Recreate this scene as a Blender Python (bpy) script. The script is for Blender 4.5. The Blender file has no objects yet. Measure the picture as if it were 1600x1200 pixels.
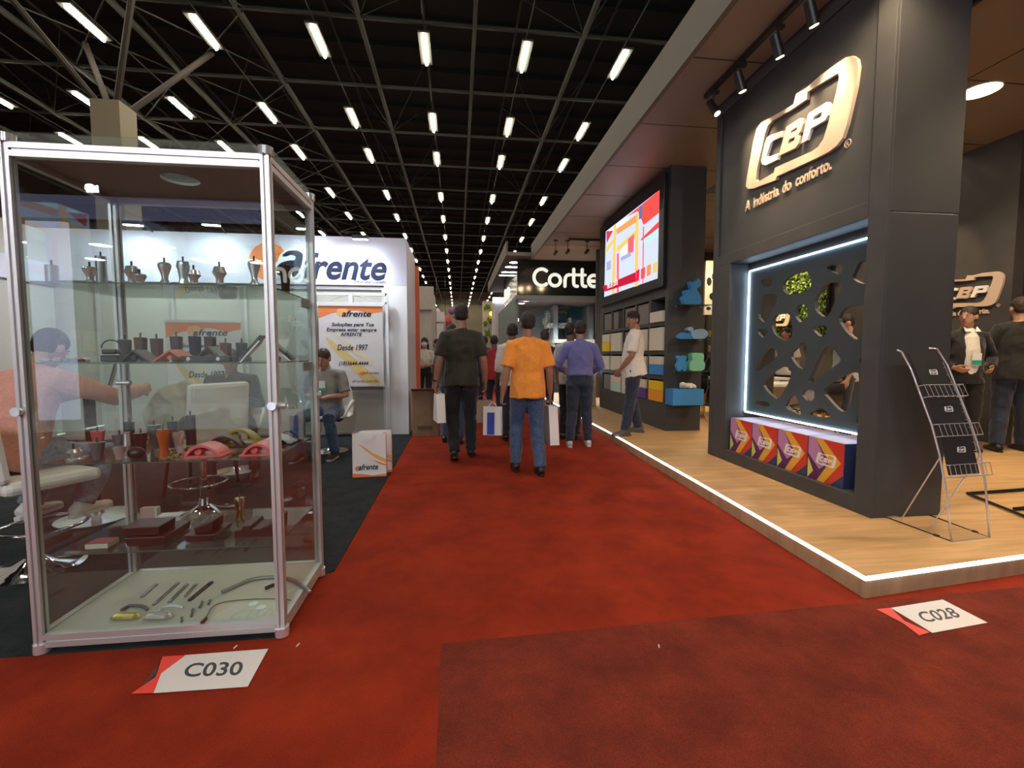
import bpy, bmesh, math, random
from mathutils import Vector, Matrix, noise
random.seed(7)
SC = bpy.context.scene
COL = SC.collection
PI = math.pi

# ------------------------------------------------------------------ camera, world, exposure
F_PX = 710.0
EYE = Vector((0, 0, 1.25))
PITCH = math.atan(47 / F_PX)
YAW = math.atan(85 / (F_PX / math.cos(PITCH)))
cam_data = bpy.data.cameras.new('camera')
cam_data.sensor_width = 36.0
cam_data.lens = 36.0 * F_PX / 1600
cam_data.clip_start = 0.05
cam_data.clip_end = 300
cam = bpy.data.objects.new('camera', cam_data)
COL.objects.link(cam)
cam.location = EYE
cam.rotation_euler = (PI / 2 - PITCH, 0, -YAW)
SC.camera = cam

world = bpy.data.worlds.new('hall_world')
SC.world = world
world.use_nodes = True
world.node_tree.nodes['Background'].inputs[0].default_value = (0.5, 0.55, 0.7, 1)
world.node_tree.nodes['Background'].inputs[1].default_value = 0.012

SC.view_settings.view_transform = 'Standard'
SC.view_settings.look = 'None'
SC.view_settings.gamma = 1
SC.view_settings.exposure = 0.55
SC.view_settings.use_curve_mapping = False
SC.cycles.use_denoising = True
SC.cycles.max_bounces = 7
SC.cycles.diffuse_bounces = 3
SC.cycles.glossy_bounces = 4
SC.cycles.transparent_max_bounces = 32
SC.cycles.sample_clamp_indirect = 4
SC.cycles.caustics_reflective = False
SC.cycles.caustics_refractive = False

TUBE_POWER = 62.0        # ceiling tubes, emission strength
LED_POWER = 5.0
SPOT_W = 62.0

# ------------------------------------------------------------------ reading points of the place from the calibrated view
_fw = Vector((math.sin(YAW) * math.cos(PITCH), math.cos(YAW) * math.cos(PITCH), -math.sin(PITCH)))
_rt = Vector((math.cos(YAW), -math.sin(YAW), 0))
_up = _rt.cross(_fw)


def _ray(x, y):
    return _fw + _rt * ((x - 800) / F_PX) - _up * ((y - 600) / F_PX)


def onX(x, y, X):
    d = _ray(x, y); return EYE + d * (X / d.x)


def onY(x, y, Y):
    d = _ray(x, y); return EYE + d * (Y / d.y)


def onZ(x, y, Z=0.0):
    d = _ray(x, y); return EYE + d * ((Z - EYE.z) / d.z)


# ------------------------------------------------------------------ materials
MATS = {}


def mat(name, col, rough=0.6, metal=0.0, noise_s=0, noise_a=0.0, bump=0.0, bump_s=None, emit=0.0, spec=None, coat=0.0, sheen=0.0, stretch=None, trans=0.0):
    if name in MATS:
        return MATS[name]
    m = bpy.data.materials.new(name)
    m.use_nodes = True
    nt = m.node_tree
    b = nt.nodes['Principled BSDF']
    b.inputs['Base Color'].default_value = (*col, 1)
    b.inputs['Roughness'].default_value = rough
    b.inputs['Metallic'].default_value = metal
    if spec is not None:
        b.inputs['Specular IOR Level'].default_value = spec
    b.inputs['Coat Weight'].default_value = coat
    b.inputs['Sheen Weight'].default_value = sheen
    b.inputs['Transmission Weight'].default_value = trans
    if emit:
        b.inputs['Emission Color'].default_value = (*col, 1)
        b.inputs['Emission Strength'].default_value = emit
    if noise_s or bump:
        tc = nt.nodes.new('ShaderNodeTexCoord')
        mp = nt.nodes.new('ShaderNodeMapping')
        nt.links.new(tc.outputs['Object'], mp.inputs['Vector'])
        if stretch:
            mp.inputs['Scale'].default_value = stretch
    if noise_s:
        n = nt.nodes.new('ShaderNodeTexNoise')
        n.inputs['Scale'].default_value = noise_s
        n.inputs['Detail'].default_value = 6
        nt.links.new(mp.outputs[0], n.inputs['Vector'])
        r = nt.nodes.new('ShaderNodeValToRGB')
        r.color_ramp.elements[0].position = 0.3
        r.color_ramp.elements[1].position = 0.7
        r.color_ramp.elements[0].color = (*[max(0, c * (1 - noise_a)) for c in col], 1)
        r.color_ramp.elements[1].color = (*[min(1, c * (1 + noise_a)) for c in col], 1)
        nt.links.new(n.outputs['Fac'], r.inputs['Fac'])
        nt.links.new(r.outputs['Color'], b.inputs['Base Color'])
    if bump:
        n2 = nt.nodes.new('ShaderNodeTexNoise')
        n2.inputs['Scale'].default_value = bump_s or 200
        n2.inputs['Detail'].default_value = 3
        nt.links.new(mp.outputs[0], n2.inputs['Vector'])
        bp = nt.nodes.new('ShaderNodeBump')
        bp.inputs['Strength'].default_value = bump
        bp.inputs['Distance'].default_value = 0.01
        nt.links.new(n2.outputs['Fac'], bp.inputs['Height'])
        nt.links.new(bp.outputs[0], b.inputs['Normal'])
    MATS[name] = m
    return m


def emission(name, col, strength):
    if name in MATS:
        return MATS[name]
    m = bpy.data.materials.new(name)
    m.use_nodes = True
    nt = m.node_tree
    nt.nodes.remove(nt.nodes['Principled BSDF'])
    e = nt.nodes.new('ShaderNodeEmission')
    e.inputs[0].default_value = (*col, 1)
    e.inputs[1].default_value = strength
    nt.links.new(e.outputs[0], nt.nodes['Material Output'].inputs[0])
    MATS[name] = m
    return m


def glass(name, tint=(0.93, 0.97, 0.95), gain=1.0):
    if name in MATS:
        return MATS[name]
    m = bpy.data.materials.new(name)
    m.use_nodes = True
    nt = m.node_tree
    nt.nodes.remove(nt.nodes['Principled BSDF'])
    lw = nt.nodes.new('ShaderNodeLayerWeight'); lw.inputs[0].default_value = 0.5
    pw = nt.nodes.new('ShaderNodeMath'); pw.operation = 'POWER'; pw.inputs[1].default_value = 5
    ml = nt.nodes.new('ShaderNodeMath'); ml.operation = 'MULTIPLY_ADD'
    ml.inputs[1].default_value = 0.95; ml.inputs[2].default_value = 0.045 * gain
    tr = nt.nodes.new('ShaderNodeBsdfTransparent'); tr.inputs[0].default_value = (*tint, 1)
    gl = nt.nodes.new('ShaderNodeBsdfGlossy'); gl.inputs['Roughness'].default_value = 0.0
    mx = nt.nodes.new('ShaderNodeMixShader')
    nt.links.new(lw.outputs['Facing'], pw.inputs[0])
    nt.links.new(pw.outputs[0], ml.inputs[0])
    nt.links.new(ml.outputs[0], mx.inputs[0])
    nt.links.new(tr.outputs[0], mx.inputs[1])
    nt.links.new(gl.outputs[0], mx.inputs[2])
    nt.links.new(mx.outputs[0], nt.nodes['Material Output'].inputs[0])
    MATS[name] = m
    return m


def carpet(name, c1, c2, scale=3.0, fibre=260):
    m = bpy.data.materials.new(name)
    m.use_nodes = True
    nt = m.node_tree
    b = nt.nodes['Principled BSDF']
    b.inputs['Roughness'].default_value = 0.95
    b.inputs['Specular IOR Level'].default_value = 0.12
    tc = nt.nodes.new('ShaderNodeTexCoord')
    n = nt.nodes.new('ShaderNodeTexNoise'); n.inputs['Scale'].default_value = scale; n.inputs['Detail'].default_value = 8; n.inputs['Roughness'].default_value = 0.65
    f = nt.nodes.new('ShaderNodeTexNoise'); f.inputs['Scale'].default_value = fibre; f.inputs['Detail'].default_value = 3
    r = nt.nodes.new('ShaderNodeValToRGB')
    r.color_ramp.elements[0].position = 0.35; r.color_ramp.elements[0].color = (*c1, 1)
    r.color_ramp.elements[1].position = 0.68; r.color_ramp.elements[1].color = (*c2, 1)
    mx = nt.nodes.new('ShaderNodeMix'); mx.data_type = 'RGBA'; mx.blend_type = 'OVERLAY'; mx.inputs[0].default_value = 0.7
    bp = nt.nodes.new('ShaderNodeBump'); bp.inputs['Strength'].default_value = 0.6; bp.inputs['Distance'].default_value = 0.006
    nt.links.new(tc.outputs['Object'], n.inputs['Vector']); nt.links.new(tc.outputs['Object'], f.inputs['Vector'])
    nt.links.new(n.outputs['Fac'], r.inputs['Fac'])
    nt.links.new(r.outputs['Color'], mx.inputs[6]); nt.links.new(f.outputs['Fac'], mx.inputs[7])
    nt.links.new(mx.outputs[2], b.inputs['Base Color'])
    nt.links.new(f.outputs['Fac'], bp.inputs['Height']); nt.links.new(bp.outputs[0], b.inputs['Normal'])
    MATS[name] = m
    return m


def wood(name, c1, c2, scale=(1.2, 14, 14), rough=0.45, planks=None):
    m = bpy.data.materials.new(name)
    m.use_nodes = True
    nt = m.node_tree
    b = nt.nodes['Principled BSDF']
    b.inputs['Roughness'].default_value = rough
    tc = nt.nodes.new('ShaderNodeTexCoord')
    mp = nt.nodes.new('ShaderNodeMapping'); mp.inputs['Scale'].default_value = scale
    n = nt.nodes.new('ShaderNodeTexNoise'); n.inputs['Scale'].default_value = 1.6; n.inputs['Detail'].default_value = 9; n.inputs['Distortion'].default_value = 0.6
    r = nt.nodes.new('ShaderNodeValToRGB')
    r.color_ramp.elements[0].position = 0.32; r.color_ramp.elements[0].color = (*c1, 1)
    r.color_ramp.elements[1].position = 0.66; r.color_ramp.elements[1].color = (*c2, 1)
    nt.links.new(tc.outputs['Object'], mp.inputs[0]); nt.links.new(mp.outputs[0], n.inputs['Vector'])
    nt.links.new(n.outputs['Fac'], r.inputs['Fac'])
    nt.links.new(r.outputs['Color'], b.inputs['Base Color'])
    MATS[name] = m
    return m


RED = carpet('red_carpet', (0.195, 0.019, 0.007), (0.31, 0.032, 0.011))
RED2 = carpet('worn_red_carpet', (0.125, 0.022, 0.013), (0.22, 0.036, 0.019), 4.5)
GREYC = carpet('dark_grey_carpet', (0.018, 0.021, 0.024), (0.035, 0.039, 0.042), 5)
OAK = wood('oak_laminate', (0.50, 0.295, 0.125), (0.68, 0.43, 0.21), (1.1, 11, 11))
OAKE = wood('oak_skirt', (0.36, 0.24, 0.13), (0.50, 0.35, 0.20), (5, 5, 1.0))
DARK = mat('charcoal_paint', (0.052, 0.053, 0.054), 0.55, noise_s=3, noise_a=0.08)
DARK2 = mat('charcoal_board', (0.057, 0.056, 0.056), 0.6, noise_s=5, noise_a=0.12)
TEAL = mat('blue_grey_panel', (0.052, 0.070, 0.078), 0.6)
CANOPY = mat('canopy_board', (0.25, 0.21, 0.17), 0.5, noise_s=1.2, noise_a=0.1)
FASCIA = mat('canopy_fascia', (0.12, 0.11, 0.085), 0.6)
WHITE = mat('white_laminate', (0.78, 0.78, 0.80), 0.45)
WHITEP = mat('white_plastic', (0.80, 0.80, 0.79), 0.3)
CREAM = mat('cream_board', (0.60, 0.58, 0.50), 0.5, noise_s=6, noise_a=0.05)
BEIGE = mat('beige_wall_panel', (0.46, 0.44, 0.38), 0.6)
LILAC = mat('lilac_white_fascia', (0.58, 0.57, 0.67), 0.5)
ALU = mat('brushed_aluminium', (0.66, 0.65, 0.64), 0.42, 0.7, bump=0.05, bump_s=60, stretch=(40, 40, 1))
ALUD = mat('aluminium_groove', (0.10, 0.10, 0.10), 0.5, 0.7)
CHROME = mat('chrome', (0.90, 0.91, 0.92), 0.12, 0.72)
BLACKM = mat('black_metal', (0.012, 0.012, 0.012), 0.4)
BLACKP = mat('black_plastic', (0.015, 0.015, 0.016), 0.35)
STEEL = mat('grey_truss_steel', (0.040, 0.046, 0.038), 0.6)
DECK = mat('dark_roof_deck', (0.011, 0.021, 0.019), 0.8)
ORANGE = mat('orange_print', (0.80, 0.22, 0.05), 0.5)
ORANGE2 = mat('pale_orange_print', (0.85, 0.45, 0.16), 0.5)
YELO = mat('golden_print', (0.72, 0.55, 0.22), 0.5)
INK = mat('dark_ink', (0.022, 0.026, 0.05), 0.9, spec=.1)
WINE = mat('wine_stained_wood', (0.045, 0.012, 0.012), 0.4)
BROWN = mat('brown_stained_wood', (0.10, 0.035, 0.02), 0.4)
GREYP = mat('grey_plastic', (0.13, 0.135, 0.15), 0.4)
PINKP = mat('pink_translucent_plastic', (0.85, 0.16, 0.17), 0.3)
AMBER = mat('amber_acrylic', (0.75, 0.16, 0.03), 0.1, trans=0.4)
CARD = mat('brown_cardboard', (0.22, 0.14, 0.075), 0.8, noise_s=8, noise_a=0.1)
SIGNW = mat('sign_ivory', (0.92, 0.90, 0.84), 0.5)
SIGNP = mat('sign_rose_ivory', (0.64, 0.50, 0.39), 0.5)
TUBE = emission('tube_glow', (1.0, 0.86, 0.68), TUBE_POWER)
LEDW = emission('led_white', (0.92, 0.95, 1.0), LED_POWER)
LEDB = emission('led_blue_white', (0.55, 0.78, 1.0), 9.0)
DISC = emission('warm_disc', (1.0, 0.78, 0.50), 22.0)
DISCW = emission('white_disc', (0.95, 0.97, 1.0), 14.0)
FLOODE = emission('flood_glow', (0.85, 0.93, 1.0), 60.0)
BULB = emission('spot_bulb', (1.0, 0.72, 0.45), 9.0)
GLASS = glass('clear_glass', gain=1.6)
SHELFG = glass('shelf_glass', (0.90, 0.95, 0.92), 1.2)
GLEDGE = mat('green_glass_edge', (0.05, 0.12, 0.10), 0.2)

# ------------------------------------------------------------------ mesh helpers
W = {}          # world matrices of the roots and parts


class MB:
    def __init__(self):
        self.bm = bmesh.new(); self.mi = 0

    def _tag(self, geom):
        for f in geom:
            if isinstance(f, bmesh.types.BMFace):
                f.material_index = self.mi

    def box(self, c, s, rot=None):
        M = Matrix.Translation(Vector(c))
        if rot is not None:
            M = M @ (rot if isinstance(rot, Matrix) else Matrix.Rotation(rot, 4, 'Z'))
        M = M @ Matrix.Diagonal((s[0], s[1], s[2], 1))
        r = bmesh.ops.create_cube(self.bm, size=1.0, matrix=M)
        fs = {f for v in r['verts'] for f in v.link_faces}
        self._tag(fs); return self

    def bb(self, x0, x1, y0, y1, z0, z1):
        return self.box(((x0 + x1) / 2, (y0 + y1) / 2, (z0 + z1) / 2), (abs(x1 - x0), abs(y1 - y0), abs(z1 - z0)))

    def cyl(self, p0, p1, r0, r1=None, n=16):
        p0, p1 = Vector(p0), Vector(p1)
        r1 = r0 if r1 is None else r1
        d = p1 - p0
        if d.length < 1e-6:
            return self
        M = Matrix.Translation((p0 + p1) / 2) @ d.to_track_quat('Z', 'Y').to_matrix().to_4x4()
        r = bmesh.ops.create_cone(self.bm, cap_ends=True, segments=n, radius1=r0, radius2=r1, depth=d.length, matrix=M)
        self._tag({f for v in r['verts'] for f in v.link_faces}); return self

    def tube(self, pts, r, n=8, closed=False):
        pts = [Vector(p) for p in pts]
        rr = r if isinstance(r, (list, tuple)) else [r] * len(pts)
        return self.loft(pts, [(a, a) for a in rr], n=n, closed=closed)

    def loft(self, pts, rads, side=None, n=12, closed=False, round_ends=False):
        bm = self.bm
        pts = [Vector(p) for p in pts]
        rads = [tuple(r) for r in rads]
        if round_ends and not closed:
            a = (pts[0] - pts[1]).normalized(); b = (pts[-1] - pts[-2]).normalized()
            ra, rb = min(rads[0]), min(rads[-1])
            pts = [pts[0] + a * ra * 0.8, pts[0] + a * ra * 0.5] + pts + [pts[-1] + b * rb * 0.5, pts[-1] + b * rb * 0.8]
            rads = [(rads[0][0] * .45, rads[0][1] * .45), (rads[0][0] * .82, rads[0][1] * .82)] + rads + [(rads[-1][0] * .82, rads[-1][1] * .82), (rads[-1][0] * .45, rads[-1][1] * .45)]
        N = len(pts)
        rings = []
        prev = None
        for i in range(N):
            if closed:
                t = pts[(i + 1) % N] - pts[i - 1]
            else:
                t = pts[min(i + 1, N - 1)] - pts[max(i - 1, 0)]
            t.normalize()
            u = Vector(side) if side is not None else (prev if prev is not None else Vector((1, 0, 0)) if abs(t.x) < 0.8 else Vector((0, 1, 0)))
            u = (u - t * u.dot(t))
            if u.length < 1e-4:
                u = t.orthogonal()
            u.normalize(); v = t.cross(u); prev = u
            a, b = rads[i]
            rings.append([bm.verts.new(pts[i] + u * (a * math.cos(2 * PI * k / n)) + v * (b * math.sin(2 * PI * k / n))) for k in range(n)])
        fs = []
        for i in range(N if closed else N - 1):
            A, B = rings[i], rings[(i + 1) % N]
            for k in range(n):
                fs.append(bm.faces.new((A[k], A[(k + 1) % n], B[(k + 1) % n], B[k])))
        if not closed:
            fs.append(bm.faces.new(list(reversed(rings[0])))); fs.append(bm.faces.new(rings[-1]))
        self._tag(fs); return self

    def lathe(self, prof, c=(0, 0, 0), n=20, M=None):
        bm = self.bm
        M = M if M is not None else Matrix.Translation(Vector(c))
        rings = []
        for r, z in prof:
            rings.append([bm.verts.new(M @ Vector((max(r, 1e-4) * math.cos(2 * PI * k / n), max(r, 1e-4) * math.sin(2 * PI * k / n), z))) for k in range(n)])
        fs = []
        for A, B in zip(rings, rings[1:]):
            for k in range(n):
                fs.append(bm.faces.new((A[k], A[(k + 1) % n], B[(k + 1) % n], B[k])))
        fs.append(bm.faces.new(list(reversed(rings[0])))); fs.append(bm.faces.new(rings[-1]))
        self._tag(fs); return self

    def ball(self, c, r, M=None, u=16, v=10):
        r = (r, r, r) if not isinstance(r, (tuple, list)) else r
        T = (M or Matrix.Identity(4)) @ Matrix.Translation(Vector(c)) @ Matrix.Diagonal((*r, 1))
        g = bmesh.ops.create_uvsphere(self.bm, u_segments=u, v_segments=v, radius=1, matrix=T)
        self._tag({f for w in g['verts'] for f in w.link_faces}); return self

    def poly(self, pts, th=None, holes=()):
        """flat plate through 3-D points (with holes), thickened along th (a vector)"""
        bm2 = bmesh.new()
        edges = []
        for loop in (pts, *holes):
            vs = [bm2.verts.new(Vector(p)) for p in loop]
            for i in range(len(vs)):
                edges.append(bm2.edges.new((vs[i], vs[(i + 1) % len(vs)])))
        if holes:
            bmesh.ops.triangle_fill(bm2, use_beauty=True, use_dissolve=False, edges=edges)
        elif len(pts) > 4:
            bmesh.ops.triangle_fill(bm2, use_beauty=True, use_dissolve=False, edges=edges)
        else:
            bm2.faces.new(bm2.verts[:])
        if th is not None:
            g = bmesh.ops.extrude_face_region(bm2, geom=bm2.faces[:])
            bmesh.ops.translate(bm2, vec=Vector(th), verts=[v for v in g['geom'] if isinstance(v, bmesh.types.BMVert)])
        bmesh.ops.recalc_face_normals(bm2, faces=bm2.faces[:])
        me = bpy.data.meshes.new('tmp'); bm2.to_mesh(me); bm2.free()
        n0 = len(self.bm.faces)
        self.bm.from_mesh(me); bpy.data.meshes.remove(me)
        self.bm.faces.ensure_lookup_table()
        self._tag(self.bm.faces[n0:]); return self

    def mesh(self, me, M=None):
        n0 = len(self.bm.faces); v0 = len(self.bm.verts)
        self.bm.from_mesh(me)
        self.bm.faces.ensure_lookup_table(); self.bm.verts.ensure_lookup_table()
        if M is not None:
            bmesh.ops.transform(self.bm, matrix=M, verts=self.bm.verts[v0:])
        self._tag(self.bm.faces[n0:]); return self

    def build(self, name, mats, parent=None, smooth=False, bevel=0.0, local=False, origin=None, recalc=True):
        mats = mats if isinstance(mats, (list, tuple)) else [mats]
        bm = self.bm
        if recalc:
            bmesh.ops.recalc_face_normals(bm, faces=bm.faces[:])
        if parent is not None:
            PW = W[parent.name]
            if not local:
                bmesh.ops.transform(bm, matrix=PW.inverted(), verts=bm.verts[:])
            M = PW
            loc = Vector((0, 0, 0))
        else:
            xs = [v.co for v in bm.verts]
            lo = Vector([min(c[i] for c in xs) for i in range(3)]); hi = Vector([max(c[i] for c in xs) for i in range(3)])
            loc = Vector(origin) if origin is not None else Vector(((lo.x + hi.x) / 2, (lo.y + hi.y) / 2, lo.z))
            bmesh.ops.translate(bm, vec=-loc, verts=bm.verts[:])
            M = Matrix.Translation(loc)
        me = bpy.data.meshes.new(name); bm.to_mesh(me); bm.free()
        for m in mats:
            me.materials.append(m)
        if smooth:
            for p in me.polygons:
                p.use_smooth = True
        o = bpy.data.objects.new(name, me)
        COL.objects.link(o)
        if parent is not None:
            o.parent = parent
        else:
            o.location = loc
        W[o.name] = M
        if smooth == 'auto':
            for p in me.polygons:
                p.use_smooth = True
            md = o.modifiers.new('es', 'EDGE_SPLIT'); md.split_angle = math.radians(35)
        if bevel:
            md = o.modifiers.new('bevel', 'BEVEL'); md.width = bevel; md.segments = 2; md.limit_method = 'ANGLE'; md.angle_limit = math.radians(40)
        return o


def tag(o, label=None, cat=None, group=None, kind=None):
    if label: o['label'] = label
    if cat: o['category'] = cat
    if group: o['group'] = group
    if kind: o['kind'] = kind
    return o


def thing(name, label, cat, loc=(0, 0, 0), rz=0.0, group=None):
    o = bpy.data.objects.new(name, None)
    o.empty_display_size = 0.1
    COL.objects.link(o)
    o.location = loc; o.rotation_euler = (0, 0, rz)
    W[o.name] = Matrix.Translation(Vector(loc)) @ Matrix.Rotation(rz, 4, 'Z')
    return tag(o, label, cat, group)


def struct(o):
    o['kind'] = 'structure'; return o


def copy_tree(o, loc=None, rz=None, label=None, parent=None):
    c = o.copy(); COL.objects.link(c)
    if parent is not None:
        c.parent = parent
    if loc is not None: c.location = loc
    if rz is not None: c.rotation_euler = (0, 0, rz)
    if label: c['label'] = label
    for ch in list(o.children):
        copy_tree(ch, parent=c)
    W[c.name] = Matrix.Translation(c.location) @ Matrix.Rotation(c.rotation_euler.z, 4, 'Z')
    return c


def text_mesh(s, size=1.0, depth=0.0, bold=0.0, shear=0.0, spacing=1.0, align='LEFT', ax=1.0):
    cu = bpy.data.curves.new('txt', 'FONT')
    cu.body = s; cu.size = size; cu.extrude = depth; cu.offset = bold; cu.shear = shear
    cu.space_character = spacing; cu.align_x = align; cu.resolution_u = 4
    o = bpy.data.objects.new('txt', cu); COL.objects.link(o)
    dg = bpy.context.evaluated_depsgraph_get()
    me = bpy.data.meshes.new_from_object(o.evaluated_get(dg))
    bpy.data.objects.remove(o); bpy.data.curves.remove(cu)
    me.materials.clear()
    if ax != 1.0:
        for v in me.vertices: v.co.x *= ax
    return me


def frame(o, u, v):
    """matrix with local x along u, y along v, origin o"""
    u = Vector(u).normalized(); v = Vector(v).normalized(); w = u.cross(v)
    return Matrix(((u.x, v.x, w.x, o[0]), (u.y, v.y, w.y, o[1]), (u.z, v.z, w.z, o[2]), (0, 0, 0, 1)))


def put_text(name, s, o, u, v, size, m, parent, width=None, **k):
    me = text_mesh(s, size, **k)
    if width:
        xs = [q.co.x for q in me.vertices]; w = max(xs) - min(xs); x0 = min(xs)
        for q in me.vertices: q.co.x = (q.co.x - x0) * width / w
    b = MB().mesh(me, frame(o, u, v))
    bpy.data.meshes.remove(me)
    return b.build(name, m, parent, recalc=False)


def voxelize(mb, voxel, smooth=3, disp=0.0, disp_size=0.2):
    me = bpy.data.meshes.new('vx'); mb.bm.to_mesh(me); mb.bm.free()
    o = bpy.data.objects.new('vx', me); COL.objects.link(o)
    r = o.modifiers.new('r', 'REMESH'); r.mode = 'VOXEL'; r.voxel_size = voxel
    if smooth:
        s = o.modifiers.new('s', 'SMOOTH'); s.iterations = smooth; s.factor = 0.5
    dg = bpy.context.evaluated_depsgraph_get()
    out = bpy.data.meshes.new_from_object(o.evaluated_get(dg))
    bpy.data.objects.remove(o); bpy.data.meshes.remove(me)
    if disp:
        for v, nrm in [(v, v.normal.copy()) for v in out.vertices]:
            p = v.co
            a = noise.noise(Vector((p.x / disp_size, p.y / disp_size, p.z / disp_size * 0.8)))
            a = 1 - abs(a) * 2.2
            v.co = p + nrm * disp * a
    return out


# ------------------------------------------------------------------ floor, ceiling, far walls
struct(MB().bb(-22, 30, -12, 88, -0.10, 0.0).build('floor', RED))
b = MB(); b.poly([(-0.08, 1.905, 0.0), (2.03, 1.985, 0.0), (6, 2.12, 0.0), (6, -6, 0.0), (-0.02, -6, 0.0)], (0, 0, 0.0025))
struct(b.build('floor_2', MATS['worn_red_carpet']))
b = MB(); b.poly([(-7.5, 2.0, 0), (-0.79, 2.035, 0), (-0.79, 2.6, 0), (-.715, 2.64, 0), (-0.70, 7.2, 0), (-7.5, 7.2, 0)], (0, 0, 0.006))
struct(b.build('floor_3', GREYC))
b = MB().bb(-22, 30, -12, 88, 12.0, 12.1)
for i in range(60):
    y = 9 + i * 1.3
    b.bb(-22, 30, y, y + 0.12, 11.86, 12.0)
struct(b.build('ceiling', DECK))
b = MB(); b.bb(-22, 30, 80, 80.3, 0, 12)
struct(b.build('wall_far', mat('hall_end_wall', (0.34, 0.31, 0.22), 0.8, noise_s=0.4, noise_a=0.15)))
b = MB(); b.bb(-22.2, -22, -12, 88, 0, 12)
for i in range(40):
    b.bb(-22, -21.7, -10 + i * 2.4, -9.7 + i * 2.4, 0, 12)
struct(b.build('wall_left', mat('hall_side_wall', (0.05, 0.045, 0.038), 0.8)))
struct(MB().bb(30, 30.2, -12, 88, 0, 12).build('wall_right', MATS['hall_side_wall']))
struct(MB().bb(-22, 30, -12.2, -12, 0, 12).build('wall_back', MATS['hall_side_wall']))

# steel space frame under the roof
b = MB()
px, py = 2.87, 2.95
xs = [-2.37 + px * k for k in range(-6, 10)]
ys = [12.25 - py * 4 + py * k for k in range(0, 27)]
for x in xs:
    b.bb(x - .05, x + .05, ys[0], ys[-1], 9.55, 9.68)
for y in ys:
    b.bb(xs[0], xs[-1], y - .03, y + .03, 9.57, 9.65)
for x in xs:
    b.bb(x + px / 2 - .03, x + px / 2 + .03, ys[0], ys[-1], 11.5, 11.58)
for i, x in enumerate(xs):
    for j, y in enumerate(ys):
        if i % 2 == 0 and j % 2 == 0 and y < 40:
            for sx in (-1, 1):
                for sy in (-1, 1):
                    b.cyl((x, y, 9.62), (x + sx * px / 2, y + sy * py / 2, 11.5), 0.016, n=5)
for x in (-14.4, -11.7, -8.95, -6.25, -3.5, -0.79, 1.87, 4.55, 7.2, 9.8, 20.2, 22.8):
    b.bb(x - .015, x + .015, ys[0], ys[-1], 9.54, 9.565)
for x in (xs[4] + .2, xs[3]):
    for j, y in enumerate(ys[:-1]):
        b.cyl((x, y, 9.6), (x + px, y + py, 9.6), 0.022, n=5)
        b.cyl((x + px, y, 9.6), (x, y + py, 9.6), 0.022, n=5)
struct(b.build('ceiling_truss', STEEL))
# hall columns with lattice trusses on the left
x, y = -8.3, 12.6
struct(MB().bb(x - .32, x + .32, y - .3, y + .3, 0, 7.3).build('wall_column_1', mat('hall_column_paint', (0.30, 0.27, 0.19), 0.7)))
b = MB()
for sx in (-1, 1):
    for sy in (-1, 1):
        b.cyl((x + sx * .2, y + sy * .2, 7.25), (x + sx * 1.6, y + sy * 1.5, 9.6), 0.07, n=6)
struct(b.build('ceiling_struts', MATS['hall_side_wall']))

# ------------------------------------------------------------------ ceiling tube lights
ORD = ['first', 'second', 'third', 'fourth', 'fifth', 'sixth', 'seventh', 'eighth', 'ninth', 'tenth', 'eleventh', 'twelfth', 'thirteenth', 'fourteenth']
tube = thing('tube_light', '', 'ceiling light', (-8.95, 12.8, 9.25), group='white tube lights in rows under the hall roof')
b = MB(); b.cyl((-8.95, 12.22, 9.27), (-8.95, 13.38, 9.27), 0.036, n=10); b.build('tube', TUBE, tube, smooth=True)
b = MB(); b.bb(-9.10, -8.80, 12.15, 13.45, 9.31, 9.36)
b.build('housing', STEEL, tube)
for yh in (12.45, 13.15):
    MB().cyl((-8.95, yh, 9.35), (-8.95, yh, 9.56), 0.008, n=5).build('hanger', STEEL, tube)
lx = [-14.4, -11.7, -8.95, -6.25, -3.5, -0.79, 1.87, 4.55, 7.2, 9.8, 12.5, 15.0, 17.6, 20.2, 22.8]
ly = [12.8, 16.65, 19.62, 24.2, 28.05, 32.3, 36.5, 40.6, 44.5, 48.6, 52.7, 56.8, 61, 65, 69, 73, 77]
first = True
for j, y in enumerate(ly):
    for i, x in enumerate(lx):
        if x > 5 and not (13 < x and y < 20 and y > 14):
            continue
        if j > 5 and (x < -7 or x > 5): continue
        if x < -10 and j > 2: continue
        pos = i - 1
        if x > 5:
            lab = 'white tube light glimpsed right of the tall charcoal pillar, ' + ('left one' if x < 21 else 'right one')
            if x < 20: continue
        elif x < -10:
            lab = 'white tube light, %s in the leftmost part of the %s roof row' % ('outermost' if x < -13 else 'second', ORD[j])
        elif j < 9:
            lab = 'white tube light, %s from the left in the %s row of roof tubes' % (ORD[i - 2], ORD[j])
        else:
            lab = 'tiny distant tube light at the far end of the roof rows'
        if first:
            o = tube; o.location = (x, y, 9.25); o['label'] = lab; first = False
            W[o.name] = Matrix.Translation((x, y, 9.25))
        else:
            o = copy_tree(tube, (x, y, 9.25), label=lab)
        if j >= 9:
            o['group'] = 'tiny tube lights at the far end of the hall'
# rows of the same tubes go on over and behind the viewer
for y in (8.6, 4.6, 0.6, -3.4):
    for i, x in enumerate((-8.95, -6.25, -3.5, -0.79, 1.87, 4.55, 7.2, 9.8)):
        copy_tree(tube, (x, y, 9.25), label='white tube light of the rows above and behind the aisle entrance')['group'] = 'tube lights above the aisle entrance'

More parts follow.
